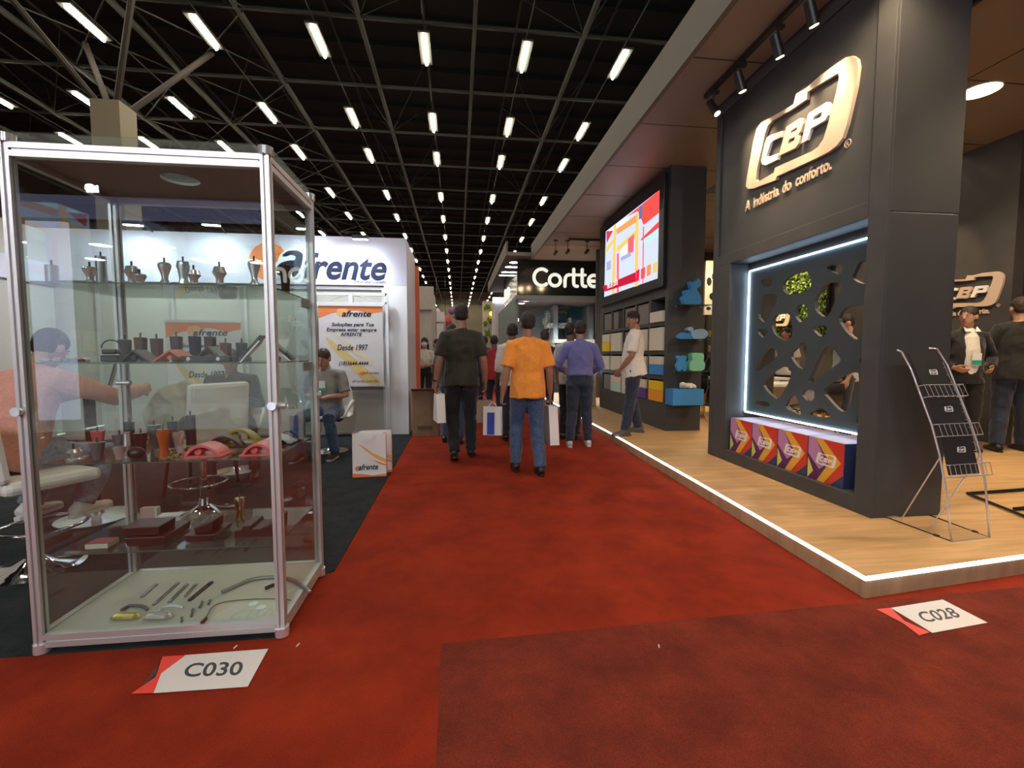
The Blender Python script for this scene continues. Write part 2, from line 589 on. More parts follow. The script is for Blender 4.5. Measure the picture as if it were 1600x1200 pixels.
# ------------------------------------------------------------------ right stand: platform, canopy
PZ = 0.105
b = MB()
front = [(2.06, 2.02), (3.14, 2.14), (6.0, 2.46), (12.0, 2.46)]
side = [(2.12, 3.7), (2.19, 6.2), (2.24, 13.2)]
outer = front + [(12.0, 13.2)] + side[::-1]
pl = thing('stand_platform', 'low oak floored stand platform with a lit white edge along the red aisle', 'platform', (2.06, 2.02, 0))
MB().poly([(x, y, 0.095) for x, y in outer], (0, 0, 0.01)).build('deck', OAK, pl)
edge = front[:3] + []
b = MB()
path = side[::-1] + front
skirt = []
for (x0, y0), (x1, y1) in zip(path, path[1:]):
    d = Vector((x1 - x0, y1 - y0, 0)); n = Vector((d.y, -d.x, 0)).normalized()
    a, c = Vector((x0, y0, 0)), Vector((x1, y1, 0))
    b.poly([a + Vector((0, 0, .0)), c + Vector((0, 0, .0)), c + Vector((0, 0, .093)), a + Vector((0, 0, .093))], -n * 0.02 + Vector((0, 0, 0)))
b.build('skirt', OAKE, pl)
b = MB()
for (x0, y0), (x1, y1) in zip(path, path[1:]):
    d = Vector((x1 - x0, y1 - y0, 0)); n = Vector((d.y, -d.x, 0)).normalized()
    a, c = Vector((x0, y0, 0)), Vector((x1, y1, 0))
    q = n * 0.004
    b.poly([a + q + Vector((0, 0, .094)), c + q + Vector((0, 0, .094)), c + q + Vector((0, 0, .1065)), a + q + Vector((0, 0, .1065))], -n * 0.02)
b.build('light_strip', LEDW, pl)

CZ = 3.95
cn = thing('stand_canopy', 'dark flat canopy slab with a grey edge over the oak floored stand', 'canopy', (2.15, 1.6, CZ))
b = MB()
b.bb(2.15, 12, 1.5, 5.6, CZ, CZ + .06)
b.bb(2.15, 4.1, 5.6, 13.0, CZ, CZ + .06)
b.bb(4.1, 12, 7.4, 13.0, CZ, CZ + .06)
b.build('underside', CANOPY, cn)
b = MB()
b.bb(2.10, 2.15, 1.5, 13.0, CZ - .01, CZ + .40)
b.bb(2.15, 12, 1.45, 1.5, CZ - .01, CZ + .40)
b.bb(4.1, 12, 5.6, 5.65, CZ, CZ + .40)
b.bb(4.1, 12, 7.35, 7.4, CZ, CZ + .40)
b.bb(4.1, 4.15, 5.65, 7.35, CZ, CZ + .40)
b.bb(2.15, 12, 13.0, 13.05, CZ - .01, CZ + .40)
b.build('edge_board', FASCIA, cn)
b = MB()
for y in (2.9, 4.1, 5.3, 6.5, 7.7, 8.9, 10.1, 11.3):
    b.bb(2.16, 4.0 if 5.5 < y < 7.4 else 11.9, y, y + .012, CZ - .003, CZ)
for x in (5.0, 7.5):
    b.bb(x, x + .012, 1.6, 5.5, CZ - .003, CZ)
b.build('panel_joint', BLACKM, cn)

# ------------------------------------------------------------------ tall charcoal pillar with niche
PX0, PX1, PY0, PY1 = 2.87, 3.40, 2.78, 4.86
NY0, NY1, NZ0, NZ1 = 2.93, 4.54, 0.225, 2.20
pil = thing('logo_pillar', 'tall charcoal pillar with lit logo above a niche of coloured boxes', 'pillar', (PX0, PY0, PZ))
b = MB()
b.bb(PX0, PX1, PY0, PY1, NZ1, CZ)                 # head
b.bb(PX0, PX1, PY0, NY0, PZ, NZ1)                 # near jamb
b.bb(PX0, PX1, NY1, PY1, PZ, NZ1)                 # far jamb
b.bb(PX0, PX1, NY0, NY1, PZ, NZ0)                 # sill
b.build('body', DARK, pil, bevel=0.006)
# raised frame round the logo field
b = MB()
b.bb(PX0 - .022, PX0, NY0 - .01, 4.78, 2.20, 2.31); b.bb(PX0 - .022, PX0, PY0, NY0 - .01, PZ, 3.82)
b.bb(PX0 - .022, PX0, 4.78, PY1, PZ, 3.82); b.bb(PX0 - .022, PX0, PY0, PY1, 3.82, 3.95)
b.bb(PX0 - .022, PX0, NY1, 4.78, PZ, 2.2)
b.bb(PX0 - .022, PX0, NY0 - .01, NY1, PZ, NZ0)
b.build('front_frame', DARK2, pil, bevel=0.003)

LX = 3.06


def cA(x, y):
    return onX(1160 + x / 7.5, 380 + y / 7.5, LX)


def cB(x, y):
    return onX(1160 + x / 4.8, 530 + y / 4.8, LX)


holesA = [[(210, 460), (230, 430), (330, 415), (355, 430), (325, 510), (260, 515)],
          [(470, 480), (510, 420), (600, 360), (770, 320), (810, 400), (805, 510), (740, 570), (540, 610), (480, 560)],
          [(985, 285), (1030, 255), (1185, 265), (1150, 355), (1110, 365), (1010, 320)],
          [(1285, 405), (1340, 270), (1370, 215), (1500, 190), (1620, 220), (1600, 420), (1500, 480), (1380, 470), (1310, 430)],
          [(845, 680), (870, 620), (960, 490), (1010, 460), (1130, 460), (1170, 490), (1120, 620), (1010, 850), (940, 865), (855, 790)],
          [(180, 860), (200, 720), (245, 610), (340, 585), (410, 610), (415, 650), (280, 920), (240, 930)],
          [(350, 900), (400, 830), (480, 800), (570, 850), (590, 1080), (510, 1155), (380, 1080), (340, 980)],
          [(620, 790), (650, 730), (720, 715), (775, 760), (765, 860), (680, 940), (620, 870)],
          [(820, 1010), (870, 960), (980, 960), (990, 1010), (970, 1080), (900, 1095)],
          [(1120, 900), (1160, 800), (1230, 740), (1400, 730), (1445, 760), (1450, 1040), (1340, 1150), (1220, 1050)],
          [(170, 1040), (200, 1000), (290, 1015), (290, 1060), (235, 1115)]]
holesB = [[(90, 260), (130, 140), (205, 50), (250, 80), (265, 120), (240, 150)],
          [(350, 115), (420, 50), (440, 20), (480, 30), (480, 170), (455, 230), (410, 205)],
          [(495, 310), (590, 100), (640, 40), (690, 80), (740, 150), (720, 185), (500, 335)],
          [(145, 330), (220, 250), (300, 200), (365, 220), (360, 300), (270, 460), (190, 400)],
          [(90, 490), (120, 460), (190, 470), (210, 500), (140, 505)],
          [(315, 515), (340, 450), (375, 405), (410, 440), (445, 560), (430, 570)],
          [(440, 410), (470, 375), (545, 385), (540, 440), (520, 465), (480, 460)],
          [(500, 560), (580, 508), (640, 550), (668, 580), (610, 590), (520, 575)],
          [(595, 390), (680, 310), (830, 240), (885, 260), (885, 310), (800, 520), (755, 550), (700, 510)],
          [(845, 620), (885, 530), (950, 520), (960, 640), (900, 690)],
          [(870, 150), (930, 130), (990, 170), (980, 280), (920, 250)]]
HOLES = [[cA(*p) for p in h] for h in holesA] + [[cB(*p) for p in h] for h in holesB]


def smooth_loop(pts, it=1):
    for _ in range(it):
        q = []
        for i in range(len(pts)):
            a, c = pts[i], pts[(i + 1) % len(pts)]
            q += [a * .8 + c * .2, a * .2 + c * .8]
        pts = q
    return pts


LY1 = onX(1170, 500, LX).y
LZ0, LZ1 = 0.64, onX(1172, 425, LX).z
ok_holes = []
for h in HOLES:
    h = smooth_loop([Vector((LX, min(p.y, LY1 - .02), min(max(p.z, LZ0 + .02), LZ1 - .02))) for p in h], 1)
    h = [Vector((p.x, max(p.y, 2.87), p.z)) for p in h]
    ok_holes.append(h)
b = MB(); b.poly([(LX, LY1, LZ0), (LX, 2.84, LZ0), (LX, 2.84, LZ1), (LX, LY1, LZ1)], (0.03, 0, 0), ok_holes)
b.build('lattice_panel', TEAL, pil)
b = MB()
b.bb(LX - .012, LX, LY1 - .0, LY1 + .014, LZ0, LZ1); b.bb(LX - .012, LX, NY0, LY1, LZ1, LZ1 + .012); b.bb(LX - .012, LX, NY0, LY1, LZ0 - .012, LZ0)
b.build('led_strip', LEDB, pil)
b = MB(); b.bb(LX, LX + .03, LY1, NY1, LZ0 - .02, NZ1); b.bb(LX, LX + .03, NY0, LY1, LZ1 + .012, NZ1)
b.build('back_board', DARK2, pil)

# ---- logo shapes, measured once on the pillar face
def cL(x, y):
    return onX(1120 + x / 3.3333, 60 + y / 3.3333, PX0)


_outer = [(165, 770), (172, 720), (205, 535), (222, 470), (245, 440), (345, 385), (415, 345), (430, 290), (480, 262), (560, 190), (690, 100), (725, 92), (748, 110), (755, 150), (742, 250), (695, 450), (672, 520), (640, 562), (600, 592), (520, 632), (335, 716), (325, 722), (322, 738), (205, 782), (178, 785)]
_inner = [(218, 735), (222, 690), (265, 500), (280, 455), (305, 428), (400, 375), (484, 318), (488, 280), (560, 235), (650, 182), (655, 205), (640, 280), (590, 470), (572, 525), (545, 565), (510, 590), (430, 625), (318, 675), (312, 700), (240, 742), (225, 748)]
_C = [(355, 482), (347, 515), (308, 533), (295, 545), (272, 612), (280, 620), (338, 598), (330, 632), (268, 662), (250, 655), (245, 638), (265, 545), (278, 515), (300, 502)]
_B = [(338, 612), (378, 462), (450, 415), (465, 420), (466, 445), (452, 488), (440, 500), (448, 512), (442, 548), (425, 572)]
_B1 = [(404, 482), (436, 462), (432, 478), (400, 497)]
_B2 = [(392, 528), (424, 511), (419, 532), (386, 551)]
_P = [(455, 548), (492, 398), (500, 388), (590, 332), (602, 342), (596, 400), (580, 428), (506, 470), (486, 530)]
_P1 = [(514, 432), (522, 408), (568, 380), (562, 400), (556, 410)]


def _uv(l):
    out = []
    for p in l:
        q = cL(*p); out.append((q.y, q.z))
    return out


_o = _uv(_outer)
LOGO_Y = max(p[0] for p in _o); LOGO_Z = min(p[1] for p in _o); LOGO_W = LOGO_Y - min(p[0] for p in _o)


def _norm(l):
    return [((LOGO_Y - y) / LOGO_W, (z - LOGO_Z) / LOGO_W) for y, z in _uv(l)]


LOGO = {k: _norm(v) for k, v in dict(outer=_outer, inner=_inner, C=_C, B=_B, B1=_B1, B2=_B2, P=_P, P1=_P1).items()}


def logo(o, u, v, width, depth, parent, ring, white, two=True, caption=None, split=False):
    """lit trademark plate: ring and letters, local x along u, y along v, growing towards u x v"""
    u, v = Vector(u).normalized(), Vector(v).normalized(); n = u.cross(v); o = Vector(o)

    def P(k):
        return [o + u * (a * width) + v * (c * width) for a, c in LOGO[k]]
    inner = P('inner')
    b = MB().poly(P('outer'), n * depth, [inner])
    for key, holes in (('C', ()), ('P', ('P1',))):
        b.mi = 1 if two else 0
        b.poly(P(key), n * depth, [P(h) for h in holes])
    b.mi = 0
    b.poly(P('B'), n * depth, [P('B1'), P('B2')])
    parts = b.build('logo_relief', [ring, white], parent)
    if caption:
        put_text('lettering', caption, o + u * (width * caption_off[0]) + v * (width * caption_off[1]), u, v, width * .11, ring, parent, width=width * .84, depth=depth * .4, bold=.003)
        r0 = o + u * width * .93 + v * width * .0
        bb = MB(); bb.tube([r0 + u * (width * .022 * math.cos(t)) + v * (width * .022 * math.sin(t)) for t in [2 * PI * k / 14 for k in range(14)]], width * .0035, n=5, closed=True)
        bb.build('registered_ring', ring, parent)
        put_text('registered_letter', 'R', r0 - u * width * .012 - v * width * .012, u, v, width * .034, ring, parent, depth=depth * .1)
    return parts


caption_off = (-0.02, -0.105)
logo((PX0 - .001, LOGO_Y, LOGO_Z), (0, -1, 0), (0, 0, 1), LOGO_W, 0.028, pil, SIGNP, SIGNW, caption='A  indústria  do  conforto.')
# coloured carton boxes in the niche
PUR = mat('carton_purple', (0.10, 0.012, 0.10), 0.45); LIL = mat('carton_lilac', (0.48, 0.22, 0.42), 0.45)
YEL = mat('carton_yellow', (0.75, 0.40, 0.03), 0.45); REDC = mat('carton_red', (0.62, 0.04, 0.02), 0.45)
NAVY = mat('carton_navy', (0.025, 0.045, 0.12), 0.45); LIME = mat('carton_lime', (0.62, 0.62, 0.12), 0.45)
CWH = mat('carton_white', (0.85, 0.78, 0.75), 0.45); CTOP = mat('carton_lilac_top', (0.36, 0.32, 0.44), 0.5)
bw, bh = 0.352, 0.345
for k in range(4):
    y1 = 4.50 - k * 0.362; y0 = y1 - bw; z0 = NZ0 + .001
    X0 = 2.89
    c = thing('carton_box', ['lilac and yellow carton at the far left end of the pillar niche', 'lilac and yellow carton second from the left in the pillar niche',
                             'lilac and yellow carton second from the right in the pillar niche', 'lilac and yellow carton at the near right end of the niche with navy side'][k],
              'box', (X0 + .15, (y0 + y1) / 2, z0), group='coloured cartons in the pillar niche')
    b = MB(); b.bb(X0, X0 + .36, y0, y1, z0, z0 + bh)
    body = b.build('carton', [NAVY], c, bevel=.003)
    MB().bb(X0 + .002, X0 + .358, y0 + .002, y1 - .002, z0 + bh, z0 + bh + .0015).build('top_panel', CTOP, c)

    def q(pts, m, dx=.0008, nm='print'):
        MB().poly([(X0 - dx, y1 - a * bw, z0 + t * bh) for a, t in pts], (.0006, 0, 0)).build(nm, m, c)
    q([(0, 0), (1, 0), (1, 1), (0, 1)], PUR, .001)
    q([(0, .55), (.45, 1), (0, 1)], PUR, .0012)
    q([(0, 1), (0, .60), (.34, .28), (.55, .45), (.20, 1)], LIL, .0016)
    q([(.20, 1), (.42, 1), (.93, .55), (.48, 0), (.28, 0), (.62, .5)], YEL, .002)
    q([(.42, 1), (1, 1), (1, .3), (.66, 0), (.48, 0), (.93, .55)], REDC, .0018)
    q([(1, .3), (.66, 0), (1, 0)], NAVY, .0019)
    q([(0, .5), (.17, .2), (0, 0)], LIME, .002)
    q([(.02, 0), (.17, .2), (.20, 0)], PUR, .0021)
    logo((X0 - .0018, y1 - .085, z0 + .135), (0, -1, 0), (0, 0, 1), 0.2, 0.0012, c, CWH, CWH, two=False)

# ---- wall-mounted screen pillar
TX0, TX1, TY0, TY1 = 3.06, 3.60, 6.38, 9.55
tvp = thing('screen_pillar', 'charcoal pillar with cubby shelves beneath its large screen', 'pillar', (TX0, TY0, PZ))
zs_lo, zs_hi = [], []
# cubby openings as (y_far, y_near, z0, z1): 5 columns by 4 rows
cols = [(9.36, 8.86), (8.80, 8.22), (8.16, 7.62), (7.56, 7.06), (6.98, 6.48)]
rowz = [(1.735, 2.10), (1.30, 1.68), (0.93, 1.24), (0.52, 0.86)]
b = MB()
zc = [PZ, .52, .86, .93, 1.24, 1.30, 1.68, 1.735, 2.10, CZ]
b.bb(TX0 + .28, TX1, TY0, TY1, PZ, 2.10)
b.bb(TX0, TX1, TY0, TY1, 2.10, CZ)
for z0, z1 in ((PZ, .52), (.86, .93), (1.24, 1.30), (1.68, 1.735)):
    b.bb(TX0, TX0 + .28, TY0, TY1, z0, z1)
yc = [TY1] + [v for p in cols for v in p] + [TY0]
for z0, z1 in rowz:
    for i in range(0, len(yc), 2):
        b.bb(TX0, TX0 + .28, yc[i + 1], yc[i], z0, z1)
b.build('body', DARK, tvp)
tv = thing('wall_screen', 'large black framed screen glowing with red and orange factory scene', 'screen', (TX0, 7.9, 2.2))
SX = 2.99
b = MB(); b.bb(SX, TX0 - .001, 6.45, 9.45, 2.24, 3.88)
b.build('bezel', BLACKP, tv, bevel=.01)
scr = [(6.64, 9.25, 2.40, 3.74)]


def sP(x, y):
    p = onX(930 + x / 6.0, 280 + y / 6.0, SX)
    return Vector((SX - .001, min(max(p.y, 6.60), 9.28), min(max(p.z, 2.38), 3.78)))


def emc(n, c, s=1.15):
    return emission('screen_' + n, c, s)


pix = [(emc('pale', (.45, .50, .75)), [(100, 490), (630, 80), (612, 920), (85, 1105)]),
       (emc('red', (.85, .06, .05)), [(300, 350), (630, 80), (622, 300), (455, 430), (400, 300)]),
       (emc('red2', (.75, .05, .05)), [(430, 560), (620, 380), (618, 440), (430, 590)]),
       (emc('cyan', (.35, .85, .95)), [(430, 580), (585, 470), (585, 530), (430, 620)]),
       (emc('cyan2', (.6, .9, 1)), [(130, 470), (300, 350), (330, 400), (210, 450), (140, 500)]),
       (emc('brick', (.45, .04, .05)), [(105, 490), (170, 480), (110, 600)]),
       (emc('wood', (.80, .42, .12)), [(100, 640), (170, 560), (170, 600), (105, 700)]),
       (emc('wood', None), [(175, 430), (200, 420), (185, 1070), (155, 1080)]),
       (emc('wood', None), [(380, 330), (410, 310), (405, 1000), (370, 1010)]),
       (emc('wood2', (.62, .25, .08)), [(200, 470), (390, 330), (390, 400), (205, 520)]),
       (emc('wood', None), [(200, 640), (380, 480), (380, 540), (205, 690)]),
       (emc('rose', (.85, .10, .12)), [(310, 560), (370, 510), (360, 680), (310, 710)]),
       (emc('rose', None), [(205, 700), (225, 690), (225, 1060), (205, 1070)]),
       (emc('rose', None), [(450, 450), (463, 440), (455, 980), (445, 985)]),
       (emc('blue', (.10, .12, .25)), [(412, 260), (450, 240), (445, 360), (415, 380)]),
       (emc('cyan2', None), [(245, 660), (305, 600), (300, 700), (245, 740)]),
       (emc('grey', (.28, .30, .42)), [(110, 780), (150, 760), (150, 840), (110, 860)]),
       (emc('grey', None), [(245, 730), (340, 680), (340, 720), (245, 770)]),
       (emc('wine', (.38, .01, .03)), [(72, 1005), (385, 870), (385, 960), (95, 1055)]),
       (emc('rose2', (.80, .01, .05)), [(388, 860), (422, 840), (415, 950), (385, 960)]),
       (emc('rose3', (.95, .07, .05)), [(432, 845), (475, 820), (470, 925), (432, 940)]),
       (emc('amber', (.75, .20, .06)), [(488, 815), (528, 790), (526, 895), (488, 915)]),
       (emc('olive', (.55, .40, .12)), [(545, 795), (588, 768), (586, 870), (545, 885)])]
b = MB(); ml = []
for k, (m, pts) in enumerate(pix):
    if m not in ml: ml.append(m)
    b.mi = ml.index(m)
    b.poly([sP(*p) - Vector((.0004 * k, 0, 0)) for p in pts], (.0003, 0, 0))
b.build('display', ml, tv)
put_text('caption', 'TIPO DE CORTE', sP(115, 1040) - Vector((.0104, 0, -.02)), (0, -1, 0), (0, 0, 1), .13, emission('screen_text', (1, .9, .9), 1.4), tv, width=.62)

# foam blocks in the cubbies
FW = mat('white_foam', (0.66, 0.60, 0.50), 0.9, bump=.15, bump_s=150); FG = mat('grey_foam', (0.20, 0.18, 0.16), 0.9)
FB = mat('blue_foam', (0.05, 0.26, 0.60), 0.9, bump=.15, bump_s=150); FY = mat('yellow_foam', (0.85, 0.55, 0.01), 0.9)
FO = mat('orange_foam', (0.85, 0.33, 0.03), 0.9); FPU = mat('purple_foam', (0.12, 0.05, 0.26), 0.9); FMI = mat('mint_foam', (0.45, 0.66, 0.60), 0.9)
FGR = mat('green_foam', (0.22, 0.60, 0.42), 0.9, bump=.15, bump_s=150); FLB = mat('pale_blue_foam', (0.25, 0.42, 0.62), 0.9, bump=.15, bump_s=150)
FDK = mat('black_foam', (0.03, 0.025, 0.022), 0.9)
names = {id(FW): 'white', id(FG): 'grey', id(FB): 'blue', id(FY): 'yellow', id(FO): 'orange', id(FPU): 'purple', id(FMI): 'mint', id(FDK): 'black'}
cub = {(0, 4): [(FG, .45, FW, .0)], }
layout = {
    (0, 0): [FG], (0, 1): [FDK, FG], (0, 2): [FG], (0, 3): [FG], (0, 4): ['b', FW, FG],
    (1, 0): ['b', FY, FW], (1, 1): [FW], (1, 2): [FG], (1, 3): [FW], (1, 4): [FW],
    (2, 0): [FW], (2, 1): [FW], (2, 2): [FW], (2, 3): [FW], (2, 4): ['b', FB, FW],
    (3, 0): [FG], (3, 1): ['b', FMI, FW], (3, 2): [FW], (3, 3): ['b', FPU, FW], (3, 4): ['b', FO, FY]}
rn = ['top', 'second', 'third', 'bottom']; cnm = ['far', 'second', 'middle', 'fourth', 'near']
for (r, c), v in layout.items():
    yf, yn = cols[c]; z0, z1 = rowz[r]
    H = z1 - z0
    if v[0] == 'b':
        hs = H * .5 if (r, c) != (0, 4) else H * .45
        for i, m in enumerate(v[1:]):
            zz = z0 + .002 + i * (hs)
            top = zz + (hs - .003 if i == 0 else H - hs - .03)
            if i == 1 and (r, c) == (0, 4): continue
            o = MB().bb(TX0 - .03, TX0 + .24, yn + .02, yf - .03, zz, top).build('foam_block', m, bevel=.006)
            tag(o, '%s foam block, %s in the %s column cubby of the %s row' % (names[id(m)], 'lower' if i == 0 else 'upper', cnm[c], rn[r]), 'foam block', 'foam blocks in the pillar cubbies')
    else:
        n = len(v)
        for i, m in enumerate(v):
            dy = (yf - yn) / n
            o = MB().bb(TX0 - (.03 if m is FW else -.02), TX0 + .24, yn + .02 + dy * i, yn + dy * (i + 1) - .02, z0 + .002, z1 - .03).build('foam_block', m, bevel=.006)
            tag(o, '%s foam block in the %s column cubby of the %s row%s' % (names[id(m)], cnm[c], rn[r], (', near one' if i == 0 else ', far one') if n > 1 else ''), 'foam block', 'foam blocks in the pillar cubbies')

# glass shelves on the pillar's near face with foam cut-outs
FY0 = TY0


def fP(x, y, Y=FY0 - .14):     # crop of the shelves, scale 5, offset (930, 440)
    return onY(930 + x / 5.0, 440 + y / 5.0, Y)


shelf_z = [fP(700, 182).z, fP(700, 448).z, fP(700, 697).z]
for k, z in enumerate(shelf_z):
    t = thing('glass_shelf', ['small glass shelf under the blue foam cat', 'small glass shelf under the pale swan cut-out', 'small glass shelf under the two foam bears'][k], 'shelf', (3.3, FY0, z - .01), group='glass shelves on the screen pillar')
    MB().bb(3.10, 3.62, FY0 - .25, FY0 - .001, z - .010, z - .001).build('glass_plate', SHELFG, t)
    MB().bb(3.10, 3.62, FY0 - .254, FY0 - .25, z - .010, z - .001).build('plate_edge', GLEDGE, t)
    b = MB(); b.cyl((3.16, FY0 - .04, z - .018), (3.16, FY0 - .001, z - .018), .012, n=10); b.cyl((3.55, FY0 - .04, z - .018), (3.55, FY0 - .001, z - .018), .012, n=10)
    b.build('shelf_clip', CHROME, t)


def cutout(name, label, m, pts, th, Y, z0, cat='figure'):
    P = [fP(x, y, Y) for x, y in pts]
    mn = min(p.z for p in P)
    P = [Vector((p.x, p.y, p.z - mn + z0)) for p in P]
    o = MB().poly(smooth_loop(P), (0, th, 0)).build(name, m)
    tag(o, label, cat, 'foam cut-outs on the glass shelves'); return o


Yc = FY0 - .17
cutout('foam_cat', 'blue foam cat cut-out sitting on the top glass shelf', FB,
       [(700, 176), (682, 140), (680, 118), (705, 98), (695, 75), (712, 62), (735, 62), (748, 80), (752, 48), (740, 20), (735, -8), (758, 2), (772, 5), (790, -10), (800, -20), (805, -35), (830, 0), (828, 25), (810, 42), (795, 52), (800, 70), (825, 105), (832, 140), (826, 176), (775, 178), (750, 168), (728, 178)], .08, Yc, shelf_z[0])
cutout('foam_swan', 'pale blue foam swan cut-out on the middle glass shelf', FLB,
       [(765, 440), (745, 425), (752, 400), (742, 378), (715, 372), (735, 350), (758, 348), (768, 362), (772, 390), (800, 370), (840, 362), (875, 380), (885, 405), (870, 430), (840, 443)], .08, Yc, shelf_z[1])
cutout('foam_animal', 'dark blue foam animal lying before the pale swan', FB, [(655, 442), (652, 420), (675, 398), (700, 392), (725, 402), (750, 410), (765, 430), (760, 444)], .08, Yc - .03, shelf_z[1])
bear = [(642, 697), (636, 655), (645, 630), (650, 612), (638, 592), (650, 576), (675, 582), (700, 576), (718, 588), (712, 610), (708, 628), (718, 660), (712, 697), (690, 697), (678, 684), (665, 697)]
cutout('foam_bear', 'flat blue foam bear on the lower glass shelf', FB, bear, .06, Yc, shelf_z[2])
cutout('foam_bear', 'thick mint green foam bear on the lower glass shelf', FGR,
       [(742, 697), (738, 650), (748, 625), (765, 612), (755, 580), (765, 560), (800, 555), (845, 558), (852, 585), (846, 615), (862, 645), (850, 695)], .13, Yc - .04, shelf_z[2])
p0, p1 = fP(604, 970, FY0 - .24), fP(852, 826, FY0 - .24)
o = MB().bb(p0.x, p1.x, FY0 - .24, FY0 - .002, p0.z, fP(690, 842, FY0 - .24).z).build('foam_block', FB, bevel=.008)
tag(o, 'big bright blue foam cube on the end of the screen pillar', 'foam block')
zt = fP(690, 842, FY0 - .24).z
o = MB().bb(3.12, 3.62, FY0 - .25, FY0 - .001, p0.z - .01, p0.z - .001).build('glass_shelf', SHELFG)
tag(o, 'lowest glass shelf carrying the big blue foam cube', 'shelf', 'glass shelves on the screen pillar')
b = MB(); x = fP(740, 830, FY0 - .2).x
b.loft([(x - .10, FY0 - .14, zt + .035), (x - .05, FY0 - .14, zt + .045), (x + .05, FY0 - .14, zt + .045), (x + .10, FY0 - .14, zt + .03)], [(.03, .03), (.045, .04), (.045, .04), (.03, .03)], n=10, round_ends=True)
b.ball((x - .09, FY0 - .16, zt + .06), (.045, .04, .04)); b.ball((x + .02, FY0 - .17, zt + .02), (.02, .05, .02))
o = b.build('plush_dog', mat('cream_plush', (.8, .74, .62), .9), smooth=True); tag(o, 'small cream plush dog lying on the big blue foam cube', 'toy')

# ------------------------------------------------------------------ lamps of the right stand
def spot(o, aim, watt, col, ang, blend, parent, r=0.04):
    l = bpy.data.lights.new('spot_beam', 'SPOT'); l.energy = watt; l.color = col
    l.spot_size = math.radians(ang); l.spot_blend = blend; l.shadow_soft_size = r
    ob = bpy.data.objects.new('spot_beam', l); COL.objects.link(ob)
    d = Vector(aim) - Vector(o)
    M = Matrix.Translation(Vector(o)) @ d.to_track_quat('-Z', 'Y').to_matrix().to_4x4()
    ob.parent = parent
    ob.matrix_basis = W[parent.name].inverted() @ M
    return ob


def track_spot(p, aim, watt, label, group='black track spotlights under the canopy', col=(1, .70, .40), ang=46, zt=CZ - .045):
    p, aim = Vector(p), Vector(aim)
    t = thing('track_spotlight', label, 'spotlight', (p.x, p.y, zt), group=group)
    d = (aim - p).normalized()
    MB().bb(p.x - .05, p.x + .05, p.y - .018, p.y + .018, zt - .03, zt).build('adapter', BLACKM, t)
    MB().cyl((p.x, p.y, zt - .03), (p.x, p.y, p.z), .010, n=8).build('stem', BLACKM, t)
    a, c = p - d * .085, p + d * .085
    h = MB().cyl(a, c, .036, .040, n=20).build('lamp_head', BLACKM, t, smooth='auto')
    MB().cyl(c, c + d * .004, .030, n=16).build('bulb', BULB, t)
    spot(c + d * .02, aim, watt, col, ang, .8, t)
    return t


WARM = (1.0, .74, .46)
TRX = [onZ(x, y, 3.74) for x, y in ((1109, 168), (1154, 128), (1212, 72), (1281, 22))]
tx = sum(p.x for p in TRX) / 4
b = MB(); b.bb(tx - .02, tx + .02, 2.2, TRX[0].y + .15, CZ - .045, CZ - .001)
tag(b.build('lighting_track', BLACKM), 'black lighting track under the canopy in front of the logo pillar', 'lighting track')
aims = [(2.87, 4.1, 2.9), (2.87, 4.1, 3.0), (2.87, 3.65, 3.1), (2.87, 3.3, 3.1)]
labs = ['black track spotlight farthest from the viewer, left of the pillar logo', 'black track spotlight second from the far end of the pillar track',
        'black track spotlight angled at the pillar logo, third from the far end', 'glowing track spotlight cut by the top edge above the pillar logo']
for p, a, l, w in zip(TRX, aims, labs, (.55, 1.1, 1.4, 1.0)):
    track_spot((tx, p.y, p.z), a, SPOT_W * w, l, ang=52)


def disc(p, r, label, m=DISC, watt=0, group='round recessed ceiling lights', col=WARM, cat='ceiling light', down=True):
    t = thing('recessed_downlight', label, cat, p, group=group)
    p = Vector(p)
    MB().cyl((p.x, p.y, p.z - .003), (p.x, p.y, p.z), r, n=28).build('lens', m, t)
    b = MB(); b.tube([p + Vector((math.cos(a) * (r + .006), math.sin(a) * (r + .006), -.003)) for a in [2 * PI * k / 28 for k in range(28)]], .008, n=6, closed=True)
    b.build('trim_ring', WHITEP, t)
    if watt:
        spot(p - Vector((0, 0, .02)), p - Vector((0, 0, 2)), watt, col, 140, .6, t, r)
    return t


disc((5.35, 4.25, CZ), .16, 'bright round recessed light in the canopy right of the logo pillar', watt=260)
disc((5.35, 2.3, CZ), .16, 'round unseen light added to brighten the platform front', watt=300)  # extra lamp out of view, put in to warm the deck front
disc((2.55, 2.5, CZ), .05, 'small unseen light added at the canopy corner to brighten the platform', watt=160)  # added above the view to brighten the oak deck
disc((5.6, 8.6, CZ), .16, 'round recessed light over the meeting tables', watt=320)
disc((5.6, 11, CZ), .16, 'round recessed light at the back of the stand', watt=260)
# warm track further inside, seen right of the pillar and past the screen pillar
q = onZ(1497, 45, 3.80)
track_spot((q.x, q.y, 3.78), (6.75, 5.2, 3.0), 30, 'glowing track spotlight right of the logo pillar by the upper frame edge')
MB_ = MB(); MB_.bb(q.x - .02, q.x + .02, q.y - 1.2, q.y + 1.6, CZ - .045, CZ - .001); tag(MB_.build('lighting_track', BLACKM), 'black lighting track under the canopy right of the logo pillar', 'lighting track')
for (x, y, w, l) in ((868, 395, 14, 'left glowing spotlight above the white stand name'), (887, 393, 7, 'small middle spotlight above the white stand name'), (917, 393, 14, 'right glowing spotlight above the white stand name')):
    Y = 10.6; p = onY(x, y, Y)
    track_spot((p.x, Y, p.z), (p.x, 13.4, 3.3), w, l, 'warm spotlights before the white stand name', ang=80)
MB_ = MB(); MB_.bb(2.6, 4.6, 10.58, 10.62, CZ - .045, CZ - .001); tag(MB_.build('lighting_track', BLACKM), 'black crosswise lighting track before the white stand name', 'lighting track')
